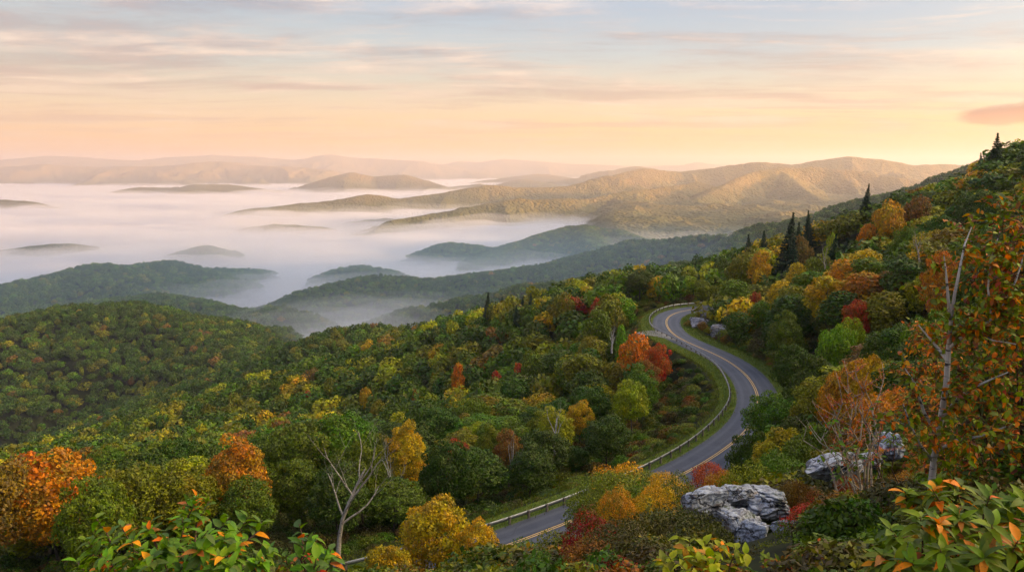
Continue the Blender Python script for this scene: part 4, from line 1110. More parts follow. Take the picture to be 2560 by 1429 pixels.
# large-leaved shrub at the lower left
plant('shrub', 'broad-leaved green shrub with a few orange leaves at the bottom left edge of the photo', 'shrub',
      tipsat([(238, 1292, 4.6), (300, 1310, 4.4), (375, 1300, 4.7), (455, 1292, 4.5), (492, 1236, 4.6), (528, 1240, 4.7), (575, 1290, 4.4), (620, 1292, 4.6), (655, 1300, 4.7), (215, 1345, 4.3), (330, 1345, 4.2), (420, 1340, 4.2), (520, 1325, 4.2),
              (600, 1350, 4.2), (680, 1365, 4.4), (260, 1390, 4.0), (380, 1385, 3.9), (470, 1385, 3.9), (560, 1390, 3.9), (650, 1400, 4.1), (190, 1400, 4.2)], .2, 3),
      P(430, 1640, 4.3), 51, leaf=.080, wid=.50, per=34, twig=.008, colr=(.13, .225, .03), col2=(.60, .20, .02), frac2=.09, start=.35, droop=.4, side_n=2, side_len=.28)
plant('shrub', 'slender leafy shoots with one red leaf, right of the big bottom-left shrub', 'shrub',
      tipsat([(748, 1308, 4.8), (765, 1345, 4.6), (715, 1385, 4.5), (828, 1372, 4.7), (790, 1395, 4.5), (735, 1400, 4.5)], .2, 4), P(760, 1600, 4.6), 52, leaf=.10, wid=.5, per=12, twig=.009,
      colr=(.11, .20, .03), col2=(.65, .14, .04), frac2=.16, start=.4, side_n=1)
# laurel at the lower right
plant('laurel_bush', 'glossy laurel bush with long green leaves and scattered orange ones, bottom right corner', 'laurel bush',
      tipsat([(2262, 1226, 3.6), (2330, 1222, 3.4), (2405, 1212, 3.5), (2475, 1238, 3.4), (2545, 1246, 3.5), (2300, 1290, 3.2), (2395, 1285, 3.2), (2225, 1320, 3.5), (2480, 1310, 3.1), (2205, 1385, 3.4), (2350, 1370, 3.0), (2440, 1385, 3.0),
              (2545, 1350, 3.0), (2280, 1405, 3.1), (2600, 1270, 3.4), (2580, 1400, 3.0), (2650, 1330, 3.2), (2190, 1350, 3.7)], .15, 5),
      P(2420, 1760, 3.3), 53, leaf=.084, wid=.40, per=38, twig=.008, colr=(.14, .20, .022), col2=(.56, .19, .03), frac2=.12, start=.45, droop=.45, side_n=2, side_len=.25, whorl=True)
plant('shrub', 'low yellow-green shrub with lobed leaves in front of the heath, right of bottom centre', 'shrub',
      tipsat([(1700, 1338, 5.0), (1725, 1350, 4.8), (1762, 1352, 4.9), (1800, 1345, 5.0), (1835, 1362, 4.9), (1672, 1388, 4.7), (1740, 1392, 4.6), (1790, 1395, 4.6), (1850, 1402, 4.8), (1700, 1410, 4.5), (1765, 1420, 4.5)], .2, 6),
      P(1765, 1600, 4.8), 54, leaf=.085, wid=.6, per=15, twig=.008, colr=(.24, .27, .02), col2=(.62, .26, .02), frac2=.14, start=.35, side_n=2)
plant('shrub', 'young shoots with pale green leaves between the low boulder and the laurel bush', 'shrub',
      tipsat([(1905, 1385, 6.5), (1945, 1400, 6.3), (2000, 1390, 6.5), (2045, 1350, 7.0), (2075, 1385, 6.6), (2120, 1375, 6.4), (2150, 1340, 6.5), (2100, 1420, 6.0), (1980, 1425, 6.0), (2170, 1400, 6.0)], .4, 7),
      P(2040, 1560, 6.5), 55, leaf=.075, wid=.42, per=22, twig=.007, colr=(.15, .20, .02), col2=(.30, .10, .03), frac2=.25, start=.2, side_n=3, side_len=.3)
# the birch at the right edge, with its orange and green leaves
def birch():
    D0 = 7.6
    base = Vector(P(2330, 1235, D0))
    root = thing('birch_tree', base, 'slender white-barked birch with sparse orange and green leaves at the right edge', 'birch tree')
    g_ = Geo(); h_ = Geo()
    def path(px, r0, r1, sides=7):
        pts = [Vector(P(*q)) - base for q in px]
        n_ = len(pts); g_.tube(pts, [r0 + (r1 - r0) * i / (n_ - 1) for i in range(n_)], sides, cap=False)
        return pts
    path([(2322, 1300, 7.6), (2330, 1200, 7.6), (2338, 1120, 7.6), (2352, 1050, 7.55), (2366, 960, 7.5), (2370, 900, 7.5), (2372, 860, 7.5)], .038, .024)
    limbs = [path([(2372, 862, 7.5), (2378, 800, 7.4), (2386, 740, 7.4), (2402, 660, 7.4), (2412, 610, 7.5), (2432, 560, 7.6)], .022, .005),
             path([(2376, 800, 7.4), (2370, 740, 7.3), (2366, 690, 7.3), (2360, 640, 7.3)], .018, .005),
             path([(2372, 870, 7.5), (2420, 830, 7.3), (2470, 805, 7.2), (2505, 770, 7.2), (2540, 700, 7.2), (2565, 620, 7.3)], .018, .006),
             path([(2368, 900, 7.5), (2345, 870, 7.6), (2318, 838, 7.7), (2296, 812, 7.8)], .020, .005),
             path([(2344, 1090, 7.6), (2310, 1030, 7.4), (2288, 960, 7.4), (2262, 920, 7.4)], .020, .005),
             path([(2330, 1150, 7.6), (2300, 1110, 7.3), (2275, 1060, 7.2), (2258, 1010, 7.2)], .016, .005),
             path([(2350, 1050, 7.6), (2400, 990, 7.3), (2450, 960, 7.1), (2520, 930, 7.1)], .022, .006),
             path([(2338, 1130, 7.6), (2390, 1100, 7.2), (2450, 1090, 7.1), (2530, 1060, 7.0)], .020, .006),
             path([(2440, 820, 7.3), (2480, 850, 7.1), (2540, 860, 7.0)], .014, .005),
             path([(2480, 800, 7.2), (2470, 720, 7.2), (2480, 640, 7.2), (2500, 580, 7.3)], .012, .004)]
    r = random.Random(9); B = []; Dn = []; Nn = []
    for li, pts in enumerate(limbs):
        dens = [2, 2, 9, 2, 4, 5, 12, 12, 11, 12][li]
        for i in range(len(pts) - 1):
            for k in range(dens):
                if li == 0 and i < 3 and k > 0: continue
                p = pts[i].lerp(pts[i + 1], r.random())
                d_ = Vector((r.gauss(.15, 1), r.gauss(0, 1), r.gauss(0, .8))).normalized() * r.uniform(.12, .42)
                tw = [p, p + d_ * .5 + Vector((0, 0, .03)), p + d_]
                h_.tube(tw, [.0035, .0025, .0012], 3, cap=False)
                for q in range(12):
                    f = r.uniform(.2, 1.0); B.append(p + d_ * f); Dn.append(Vector((r.gauss(0, 1), r.gauss(0, 1), r.gauss(-.4, .7)))); Nn.append(Vector((r.gauss(0, .6), r.gauss(0, .6), 1)))
    link('trunk', g_.build('trunk', [M_birch], True), root); link('twigs', h_.build('twigs', [M_twig], True), root)
    B = np.array(B); Dn = np.array(Dn); Nn = np.array(Nn); rr = np.random.default_rng(2); q = rr.random(len(B))
    for nm, m, c_, lb in (('green_leaves', q < .62, (.17, .21, .025), None), ('orange_leaves', (q >= .62) & (q < .9), (.52, .19, .025), None), ('brown_leaves', q >= .9, (.26, .09, .04), None)):
        o = link(nm, leaves_mesh(nm, B[m], Dn[m], Nn[m], .072, .042, .3, M_leaf_big, 5), root); o.color = (*c_, 1)
birch()
def leafy_mass(name, label, cat, boxes, base, seed, leaf, wid, cols_, twn=60, dens=11, twig=.006, mat=None):
    """dense leafy shoots filling a body given by (u, v, D, radius m)"""
    r = random.Random(seed); base = Vector(base); root = thing(name, base, label, cat); g_ = Geo(); B = []; Dn = []; Nn = []
    for (u, v, d, R_) in boxes:
        c_ = Vector(P(u, v, d)) - base
        g_.tube([Vector((c_.x * .2, c_.y * .2, 0)), c_ * .6 + Vector((0, 0, -.1)), c_], [twig * 3, twig * 2, twig], 5, cap=False)
        for k in range(twn):
            d_ = Vector((r.gauss(0, 1), r.gauss(0, 1), r.gauss(.2, 1))).normalized() * R_ * r.uniform(.65, 1.1)
            g_.tube([c_ + d_ * .15, c_ + d_ * .6 + Vector((0, 0, -.02)), c_ + d_], [twig * .7, twig * .5, twig * .2], 3, cap=False)
            for q in range(dens):
                B.append(c_ + d_ * r.uniform(.45, 1.02) + Vector((r.gauss(0, 1), r.gauss(0, 1), r.gauss(0, 1))) * leaf * .5)
                Dn.append(d_.normalized() + Vector((r.gauss(0, .8), r.gauss(0, .8), r.gauss(-.2, .6)))); Nn.append(Vector((r.gauss(0, .5), r.gauss(0, .5), 1)) + d_.normalized() * .5)
    link('branches', g_.build('branches', [mat or M_twig], True), root)
    B = np.array(B); Dn = np.array(Dn); Nn = np.array(Nn); rr = np.random.default_rng(seed); q = rr.random(len(B)); a = 0
    for nm, fr, c_ in cols_:
        m = (q >= a) & (q < a + fr); a += fr
        o = link(nm, leaves_mesh(nm, B[m], Dn[m], Nn[m], leaf, leaf * wid, .3, M_leaf_big, seed), root); o.color = (*c_, 1)
    return root
leafy_mass('leafy_tree', 'dense dark green leafy tree with orange leaves filling the right edge behind the laurel bush', 'tree',
           [(2500, 620, 7.9, .45), (2560, 560, 8.0, .5), (2580, 680, 7.6, .5), (2450, 700, 8.2, .4), (2540, 780, 8.0, .5), (2460, 880, 8.4, .5), (2570, 900, 7.8, .55), (2500, 1000, 8.2, .5), (2420, 1040, 8.6, .45), (2580, 1060, 7.8, .5),
            (2480, 1130, 8.0, .5), (2400, 1170, 8.6, .4), (2570, 1180, 7.6, .5), (2620, 800, 8, .6), (2640, 1000, 8, .6), (2430, 950, 8.6, .4)],
           P(2560, 1400, 8.0), 61, .075, .5, (('green_leaves', .62, (.10, .15, .02)), ('orange_leaves', .28, (.46, .17, .03)), ('brown_leaves', .1, (.2, .08, .04))), 46, 9)
leafy_mass('leafy_tree', 'orange and olive leafy tree left of the birch trunk, above the topmost boulder', 'tree',
           [(2290, 960, 10.5, .42), (2330, 1020, 10, .45), (2300, 1010, 10, .36), (2340, 900, 10.5, .36), (2310, 840, 11, .30), (2330, 1140, 9.6, .30), (2360, 1150, 9.3, .35)],
           P(2340, 1300, 9.6), 62, .065, .5, (('olive_leaves', .45, (.16, .16, .02)), ('orange_leaves', .4, (.52, .18, .025)), ('brown_leaves', .15, (.24, .09, .04))), 40, 8)
# thin saplings behind the rocks
plant('sapling', 'thin bare-stemmed sapling with tiny orange leaves, in front of the blunt-nosed boulder', 'sapling',
      tipsat([(2140, 900, 11.5), (2170, 930, 11.3), (2205, 905, 11.6), (2120, 960, 11.2), (2090, 930, 11.5), (2150, 1000, 11), (2062, 985, 11.4), (2195, 1010, 11.2), (2110, 900, 11.8)], .4, 8), P(2185, 1345, 11), 63, leaf=.032, wid=.6, per=50, twig=.014,
      colr=(.42, .20, .03), col2=(.45, .09, .04), frac2=.35, start=.45, side_n=9, side_len=.24, stem_mat=M_dead)
plant('sapling', 'leafless grey sapling leaning left over the boulders', 'sapling', tipsat([(1990, 1040, 11), (2030, 1000, 11.2), (2055, 1090, 10.8), (2085, 1060, 11)], .3, 9), P(2195, 1400, 10.5), 64, per=0, twig=.011, side_n=6, side_len=.28, stem_mat=M_dead, wig=.08)
plant('sapling', 'leafless wiry sapling with forked tips, in front of the topmost boulder', 'sapling', tipsat([(2200, 990, 10.6), (2240, 1040, 10.4), (2215, 1080, 10.2)], .3, 10), P(2200, 1370, 10.4), 65, per=0, twig=.009, side_n=6, side_len=.25, stem_mat=M_twig, wig=.08)

# ------------------------------------------------------------------ bushes: mounded crowns with stems
def bush_kind(seed, rx, rz, nb, nleaf, leaf, blob=.42):
    cm, c = crown_mesh('foliage', seed, rx, rz, rz * .75, nb, nleaf, leaf, 'round', blob)
    g_ = Geo(); r = random.Random(seed)
    for k in range(7):
        e = Vector(c[k % len(c)]) * .9
        g_.tube([(r.uniform(-.08, .08), r.uniform(-.08, .08), -.3), e * .5 + Vector((0, 0, -.05)), e], [.03, .02, .008], 5, cap=False)
    return dict(key='bush', crown=cm, trunk=g_.build('stems', [M_twig], True), rx=rx * 1.2, h=rz * 1.9)
BF = [bush_kind(71, 1.0, .75, 14, 9000, .034), bush_kind(72, 1.0, .95, 16, 9000, .034, .38), bush_kind(73, 1.0, .6, 18, 8000, .032, .36)]
BM = [bush_kind(74, 1.0, .8, 12, 2600, .075), bush_kind(75, 1.0, .65, 14, 2600, .075, .38)]
COLS.update({'heath': (.075, .065, .022), 'dark red': (.26, .035, .025), 'bronze': (.20, .10, .025), 'fresh green': (.10, .21, .02), 'straw green': (.17, .17, .03)})
def bush(kind, u, v, d, wid, hgt, colr, label=None, onground=False, cat='bush'):
    x, y, zt = P(u, v, d)
    if onground: z = gz(x, y) - .1
    else: z = zt - hgt
    r = random.Random(int(u * 7 + v * 13)); root = bpy.data.objects.new('bush', None); col.objects.link(root)
    root.location = (x, y, z); root.rotation_euler = (0, 0, r.uniform(0, 6.28)); s = wid / 2 / kind['rx']; root.scale = (s, s, hgt / kind['h'])
    key = id(kind['crown'])
    if key not in PROTO: PROTO[key] = (bpy.data.objects.new('foliage', kind['crown']), bpy.data.objects.new('stems', kind['trunk'])); cr, tr = PROTO[key]
    else: cr, tr = (o.copy() for o in PROTO[key])
    for o in (tr, cr): col.objects.link(o); o.parent = root
    cr.color = jit(COLS[colr], r)
    if label: tag(root, label, cat)
    BUSH.append(dict(root=root, col=colr, u=PROJ(x, y, z + hgt)[0], v=v, x=x, y=y, label=label))
    return cr
BUSH = []
for (k, u, v, d, wid, h, c, lb) in [
    (BF[1], 1560, 1285, 10.5, 1.5, 1.15, 'heath', 'dark twiggy heath bush, left one of the heath patch left of the boulders'),
    (BF[0], 1660, 1255, 11.5, 1.7, 1.2, 'heath', 'dark brownish heath bush in front of the jagged pale boulder'),
    (BF[2], 1760, 1300, 10.5, 1.5, 1.0, 'heath', 'low dark heath bush below the jagged boulder'),
    (BF[0], 1620, 1335, 9.0, 1.5, 1.0, 'heath', 'nearest dark heath bush, left of the yellow-green shrub'),
    (BF[1], 1490, 1345, 10.0, 1.3, .95, 'bronze', 'bronze-tinged bush at the left foot of the heath patch'),
    (BF[0], 1490, 1270, 14.0, 1.5, 1.3, 'dark red', 'dark red bush at the near right edge of the road'),
    (BF[1], 1395, 1318, 17.0, 1.6, 1.5, 'straw green', 'olive bush standing before the near stretch of asphalt'),
    (BF[0], 1335, 1370, 18.0, 1.6, 1.3, 'dark red', 'small dark red bush below the near stretch of road'),
    (BF[0], 1300, 1345, 22.0, 2.0, 1.5, 'mid green', 'rounded green bush right of the golden tree, at the road edge'),
    (BF[2], 1345, 1385, 12.0, .8, .6, 'fresh green', 'bright green leafy tuft near the bottom edge, left of the heath'),
    (BF[0], 1290, 1405, 13.0, 1.0, .7, 'orange', 'small orange bush at the bottom edge, right of the golden tree'),
    (BF[0], 1430, 1395, 10.5, .9, .7, 'fresh green', 'fern-green clump at the bottom edge below the bronze bush'),
    (BF[1], 1540, 1170, 30.0, 3.3, 2.6, 'straw green', 'yellow-green bush between the guardrail and the heath'),
    (BF[0], 1600, 1205, 26.0, 2.6, 2.0, 'mid green', 'green bush right of the yellow-green one above the heath'),
    (BF[1], 1640, 1200, 20.0, 1.5, 1.5, 'golden yellow', 'golden feathery bush between road and heath'),
    (BF[0], 1545, 1215, 17.0, 1.0, .9, 'orange', 'small orange-leaved bush above the dark red one'),
    (BF[2], 1700, 1195, 24.0, 2.0, 1.6, 'straw green', 'straw-green bush left of the orange-red feathery one'),
    (BM[0], 1757, 800, 160, 2.6, 2.0, 'bronze', 'brownish bush in the cleft of the road-bend outcrop'),
    (BM[1], 1722, 800, 168, 2.8, 2.2, 'rust-brown', 'rust-brown bush left of the outcrop at the road bend'),
    (BM[0], 1772, 815, 157, 2.0, 1.4, 'olive green', 'small olive bush between the crag and the low rock at the bend'),
    (BM[1], 1815, 838, 152, 2.6, 1.8, 'bronze', 'brown bush at the right foot of the road-bend outcrop'),
    (BM[0], 1790, 770, 168, 3.2, 3.0, 'golden yellow', 'golden bush right of the pale crag at the bend'),
    (BF[1], 1500, 1178, 42.0, 4.6, 3.4, 'straw green', 'large yellow-green bush where the guardrail disappears, lower centre'),
    (BF[0], 1560, 1150, 46.0, 4.6, 3.6, 'golden yellow', 'tall ochre-tipped bush in front of the hidden stretch of road'),
    (BF[1], 1615, 1170, 40.0, 3.6, 2.8, 'straw green', 'yellow-green bush at the near edge of the road, left of the feathery red one'),
    (BF[0], 1475, 1232, 33.0, 2.6, 2.0, 'mid green', 'green bush at the right end of the visible near asphalt'),
    (BF[0], 1570, 1222, 30.0, 3.2, 2.2, 'olive green', 'olive bush below the tall ochre-tipped one'),
    (BF[1], 1670, 1172, 36.0, 2.6, 2.4, 'golden yellow', 'thin golden bush against the middle stretch of road'),
    (BF[1], 1780, 1148, 30.0, 2.1, 2.0, 'red', 'feathery orange-red bush covering the right half of the road'),
    (BF[1], 1815, 1165, 28.0, 1.6, 1.9, 'orange', 'orange bush just right of the feathery red one'),
    (BF[0], 1880, 1150, 26.0, 2.4, 1.9, 'olive green', 'olive bush behind the long slab'),
    (BF[1], 1945, 1120, 27.0, 2.6, 2.2, 'mid green', 'green bush behind the gap between the two boulder groups'),
    (BF[0], 1990, 1195, 15.5, .8, .7, 'bronze', 'bronze bush wedged between the slab and the blunt-nosed boulder'),
    (BF[0], 2060, 1222, 13.5, 1.0, .8, 'dark red', 'deep red bush right of the long slab'),
    (BF[1], 2030, 1250, 12.5, 1.0, .8, 'red', 'scarlet low bush under the blunt-nosed boulder'),
    (BF[2], 2110, 1240, 12.0, 1.0, .9, 'bronze', 'bronze bush at the foot of the saplings'),
    (BF[0], 2125, 1185, 14.0, .6, .4, 'dark red', 'dark red growth in front of the wide pale boulder'),
    (BF[0], 2200, 1185, 13.0, 1.2, .9, 'rust-brown', 'rust-coloured bush left of the birch trunk base'),
    (BF[1], 2285, 1165, 13.0, 1.0, .9, 'orange', 'orange bush below the topmost boulder'),
    (BF[0], 2020, 1290, 10.0, .9, .8, 'mid green', 'green bush right of the lowest boulder'),
    (BF[2], 2110, 1300, 9.0, .9, .8, 'heath', 'dark scrubby bush left of the laurel bush'),
    (BF[0], 1980, 1345, 9.0, .8, .6, 'straw green', 'straw-green tuft below the small pinkish rock'),
    (BF[2], 1880, 1380, 8.5, .9, .6, 'heath', 'dark mound at the bottom edge under the lowest boulder'),
    (BF[1], 2190, 1260, 9.5, .8, .9, 'olive green', 'olive bush just left of the laurel bush top'),
    (BF[1], 2360, 1215, 7.0, .8, .7, 'olive green', 'olive growth around the foot of the birch'),
    (BF[1], 1540, 1385, 8.0, .9, .6, 'dark red', 'reddish low growth at the bottom edge under the heath'),
]:
    bush(k, u, v, d, wid, h, c, lb)
# golden tree standing before the guardrail, bottom centre
x, y, zt = P(1090, 1222, 29)
for (u, v, d, c, w_, h_, lb) in [(1090, 1225, 29, 'golden yellow', 3.6, 5.0, 'feathery golden-orange tree in front of the guardrail, bottom centre'), (975, 1345, 27, 'golden yellow', 2.1, 3.0, 'small golden tree left of the feathery golden-orange one, at the bottom edge'),
                                 (1195, 1290, 27, 'golden yellow', 2.0, 3.2, 'ochre sapling-sized tree between the golden tree and the near asphalt')]:
    x, y, zt = P(u, v, d); k = FINE[3]
    rt = place_tree(k, x, y, c, s=w_ / 2 / k['rx'], sz=h_ / k['h'], z=zt - h_, name='small_tree'); tag(rt, lb, 'tree'); TREES[-1]['done'] = True
# pale bare trees
def bare_tree(label, u0, v0, u1, v1, d, r0, mat, seed, forks=4, spread=.5, name='bare_tree', lean=0):
    b = Vector(P(u0, v0, d)); tpt = Vector(P(u1, v1, d)) - b; H = tpt.z
    root = thing(name, b, label, 'bare tree'); g_ = Geo(); h_ = Geo(); r = random.Random(seed)
    def grow(G_, p, d_, L, rad, lev):
        pts = [p]; q = p.copy(); dd = d_.copy()
        for i in range(5):
            dd = (dd + Vector((r.gauss(0, .12), r.gauss(0, .12), r.gauss(.06, .08)))).normalized(); q = q + dd * L / 5; pts.append(q.copy())
        G_.tube(pts, [rad * (1 - .13 * i) for i in range(6)], 6 if lev < 2 else 4, cap=False)
        if lev >= 4 or rad < .008: return
        nf = forks if lev == 0 else r.choice((2, 3))
        for k in range(nf):
            f = r.uniform(.45, 1.0) if lev else .35 + .6 * k / nf; a = min(int(f * 5), 4); pp = pts[a].lerp(pts[a + 1], f * 5 - a)
            o = Matrix.Rotation(k * 2.4 + r.uniform(-.5, .5), 3, 'Z') @ Vector((1, 0, 0))
            nd = (dd * (1 - spread * .6) + o * spread * r.uniform(.7, 1.2) + Vector((0, 0, .35))).normalized()
            grow(h_, pp, nd, L * r.uniform(.45, .68), rad * (1 - .13 * 5 * f) * .62, lev + 1)
    grow(g_, Vector((0, 0, -.8)), tpt.normalized(), H * .72, r0, 0)
    link('trunk', g_.build('trunk', [mat], True), root); link('branches', h_.build('branches', [mat], True), root)
bare_tree('tall forked leafless tree with bleached trunk at the left roadside', 845, 1368, 850, 1060, 64, .24, M_dead, 3, 7, .75)
bare_tree('white birch trunk nearly bare, before the golden-topped tree right of the forked dead tree', 1008, 1290, 1020, 1100, 76, .20, M_birch, 5, 4, .3)
bare_tree('thin white birch stem leaning left beside the bare birch trunk', 985, 1250, 965, 1140, 76, .13, M_birch, 6, 3, .3)
bare_tree('slim leafless tree above the guardrail between red and dark green trees', 1272, 1200, 1292, 1060, 88, .15, M_dead, 7, 4, .35)
bare_tree('pale twin-stemmed birch in front of yellow-green crowns', 1388, 1120, 1372, 1000, 98, .17, M_birch, 8, 4, .35)
bare_tree('small white leafless tree on the slope left of the gravel pull-off', 1530, 872, 1532, 808, 140, .20, M_birch, 9, 4, .5)
bare_tree('grey leafless snag on the hillside above the road bend', 2065, 680, 2068, 600, 160, .16, M_dead, 10, 4, .4)
bare_tree('bleached leafless tree high on the right hillside left of the birch top', 2300, 640, 2298, 560, 105, .12, M_dead, 11, 4, .4)
# bushes on the bank below the guardrail and along the inner verge
rb = random.Random(77)
d0 = np.gradient(gr, axis=0); bank = []
for i in range(4, len(gr) - 2):
    out = -gn_[i] if np.dot(-gn_[i], gr[i] - road_c[np.argmin(np.hypot(*(road_c - gr[i]).T))]) > 0 else gn_[i]
    for k in range(3):
        off = rb.uniform(3.0, 15.0)
        p = gr[i] + out * off + np.array([rb.uniform(-.5, .5), rb.uniform(-.5, .5)])
        u, v = PROJ(p[0], p[1], gz(p[0], p[1]) + 1)
        if not (-50 < u < 2600) or road_dist(p[0], p[1]) < 7.2: continue
        if any((p[0] - a) ** 2 + (p[1] - b_) ** 2 < 1.9 ** 2 for a, b_ in bank): continue
        if any((p[0] - a) ** 2 + (p[1] - b_) ** 2 < (c_ * .8) ** 2 for a, b_, c_ in taken): continue
        bank.append((p[0], p[1])); s = rb.uniform(1.6, 3.4); h = s * rb.uniform(.4, .62)
        if off < 5: h = min(h, .8)
        cc_ = rb.choice(['mid green', 'dark green', 'straw green', 'bronze', 'straw green', 'olive green', 'mid green', 'fresh green', 'rust-brown'])
        z = gz(p[0], p[1]); uu, vv = PROJ(p[0], p[1], z + h)
        bush(rb.choice(BM), uu, vv, p[1], s, h, cc_)
for i in range(6, len(road_c) - 30, 3):
    pass
print('bank bushes', len(bank))
# inner side: low growth between verge and hillside woods
ri = random.Random(78)
dc = np.gradient(road_c, axis=0); dc /= np.linalg.norm(dc, axis=1, keepdims=True); nc_ = np.stack([-dc[:, 1], dc[:, 0]], 1)
for i in range(30, len(road_c) - 20, 2):
    j = np.argmin(np.hypot(*(gr - road_c[i]).T)); sd = -1 if np.dot(nc_[i], gr[j] - road_c[i]) > 0 else 1
    off = ri.uniform(6.6, 10.5); p = road_c[i] + nc_[i] * sd * off
    u, v = PROJ(p[0], p[1], gz(p[0], p[1]) + .6)
    if not (0 < u < 2560) or v > 1180: continue
    s = ri.uniform(1.5, 3.0); h = s * ri.uniform(.4, .6)
    if off < 7.6: h = min(h, .6)
    if blocks(p[0], p[1], gz(p[0], p[1]), s / 2, h) and p[1] < 170 and p[1] > 125: continue
    bush(ri.choice(BM), u, v, p[1], s, h, ri.choice(['mid green', 'dark green', 'straw green', 'olive green', 'mid green', 'bronze']))
print('bushes', len(BUSH))
# undergrowth: low leafy ground cover on the slopes, one object
ug = []
ru = random.Random(81)
def addug(n, r0, r1, a0, a1, smin, smax):
    for _ in range(n):
        rr1 = math.sqrt(ru.uniform(r0 * r0, r1 * r1)); a = math.radians(ru.uniform(a0, a1)); x, y = rr1 * math.sin(a), rr1 * math.cos(a)
        if road_dist(x, y) < 6.4: continue
        z = gz(x, y); s = ru.uniform(smin, smax)
        if y < 66 and blocks(x, y, z, s, s): continue
        if 60 < rr1 < 240 and road_dist(x, y) < 9: s *= .5
        cl_ = ['dark green', 'heath', 'heath', 'dark green'] if (x < 0 and 40 < rr1 < 85) else ['mid green', 'dark green', 'straw green', 'bronze', 'heath', 'olive green', 'dark green', 'heath']  # darker tints below the front row stand in for deep shade
        ug.append((x, y, z + .32, s * 3.8, s * 9.4 * ru.uniform(.6, 1.1), ru.choice(cl_), 0))
addug(1600, 3, 14, -44, 46, .22, .5)
addug(3500, 14, 45, -42, 44, .5, 1.1)
addug(6000, 45, 130, -40, 40, .8, 1.8)
addug(5000, 130, 240, -20, 36, 1.2, 2.2)
fol = [ch for b_ in BUSH[-3:] for ch in b_['root'].children if ch.name.startswith('foliage')]
woods('undergrowth', ug, fol, 'low leafy undergrowth covering the slopes between the trees', 95)
# grass blades on the verges
rg = np.random.default_rng(8)
idx_ = rg.integers(20, len(road_c) - 20, 60000); offm = rg.uniform(3.25, 6.6, 60000) * rg.choice([-1, 1], 60000)
pc = road_c[idx_] + nc_[idx_] * offm[:, None] + rg.uniform(-.5, .5, (60000, 2))
dq = np.abs(offm)
cen = np.c_[pc, ROADZ - .03 + rg.uniform(0, .04, 60000)]
tdir = np.c_[rg.normal(size=(60000, 2)) * .35, np.ones(60000)]; tdir /= np.linalg.norm(tdir, axis=1, keepdims=True)
hh_ = rg.uniform(.08, .22, 60000)[:, None] * (1 + .8 * (dq[:, None] > 5.4)); sd_ = np.c_[rg.normal(size=(60000, 2)), np.zeros(60000)]; sd_ /= np.linalg.norm(sd_, axis=1, keepdims=True)
Vg = np.stack([cen - sd_ * .035, cen + sd_ * .035, cen + tdir * hh_], 1).reshape(-1, 3)
gme = npmesh('grass', Vg, np.arange(180000).reshape(-1, 3), 3, [M_leaf])
go_ = link('grass', gme); go_.color = (.11, .15, .02, 1); tag(go_, 'short green grass along both edges of the road', 'grass', kind='stuff')
# ------------------------------------------------------------------ what each tree and bush is called
ORD = ['', 'first', 'second', 'third', 'fourth', 'fifth', 'sixth', 'seventh', 'eighth', 'ninth', 'tenth', 'eleventh', 'twelfth', 'thirteenth', 'fourteenth', 'fifteenth', 'sixteenth', 'seventeenth', 'eighteenth', 'nineteenth', 'twentieth']
def ordn(i):
    if i < len(ORD): return ORD[i]
    return {20: 'twenty', 30: 'thirty', 40: 'forty'}[i // 10 * 10] + '-' + ORD[i % 10] if i % 10 else ORD[20]
def inner(x, y):
    xr = 8 + (y - 77) if y < 110 else (41 if y < 190 else 50)
    return x > xr
def zone(t_):
    D_ = math.hypot(t_['x'], t_['y'])
    if inner(t_['x'], t_['y']):
        if D_ < 60: return 'just behind the overlook rocks', 'trees behind the overlook rocks'
        if D_ < 110: return 'low on the right hillside', 'trees on the right hillside'
        if D_ < 150: return 'in lower middle of right hillside', 'trees on the right hillside'
        if D_ < 190: return 'in upper middle of right hillside', 'trees on the right hillside'
        return 'near right hillside skyline', 'trees on the right hillside'
    if D_ < 95: return 'in front row below the overlook', 'front row of trees below the overlook'
    if D_ < 125: return 'just behind the front row', 'trees on the slope left of the road'
    if D_ < 165: return 'midway down slope left of road', 'trees on the slope left of the road'
    if D_ < 215: return 'on slope level with road bend', 'trees on the slope left of the road'
    return 'at back of slope beyond the bend', 'trees on the slope left of the road'
def name_all(items, word, zf, keyed=True):
    gr_ = {}
    for t_ in items: gr_.setdefault((zf(t_)[0], t_['col'], t_.get('key')), []).append(t_)
    for (zn, c_, ky), L_ in gr_.items():
        L_.sort(key=lambda q: q['u'])
        sh = (ky + ' ') if keyed and ky not in ('spruce', 'bush', None) else ''
        for i, q in enumerate(L_):
            lb = f"{c_} {sh}{word} {zn}" if c_ != 'spruce' else f"dark narrow {word} {zn}"
            if len(L_) > 1:
                lb += f", {ordn(i + 1)} such one from left"
            tag(q['root'], lb, 'tree' if word != 'bush' else 'bush', zf(q)[1] if word == 'tree' else ('spruces among the broadleaf trees' if word == 'spruce' else zf(q)[1]))
name_all([t_ for t_ in TREES if t_['name'] == 'broadleaf_tree'], 'tree', zone)
name_all([t_ for t_ in TREES if t_['name'] == 'spruce_tree'], 'spruce', zone)
def bzone(b_):
    D_ = b_['y']
    far_ = 'far' if D_ > 150 else ('middle' if D_ > 100 else 'near')
    if inner(b_['x'], b_['y']): return f'between inner verge and woods, {far_} stretch', 'low bushes along the inner verge'
    return f'on bank outside the guardrail, {far_} stretch', 'low bushes on the bank outside the guardrail'
name_all([b_ for b_ in BUSH if not b_['label']], 'bush', bzone, keyed=False)
for o in bpy.data.objects:
    if o.name.startswith('boulder'): o['group'] = 'boulders of the overlook'
    if o.name.startswith('rock_outcrop'): o['group'] = 'rock outcrop beside the road bend'
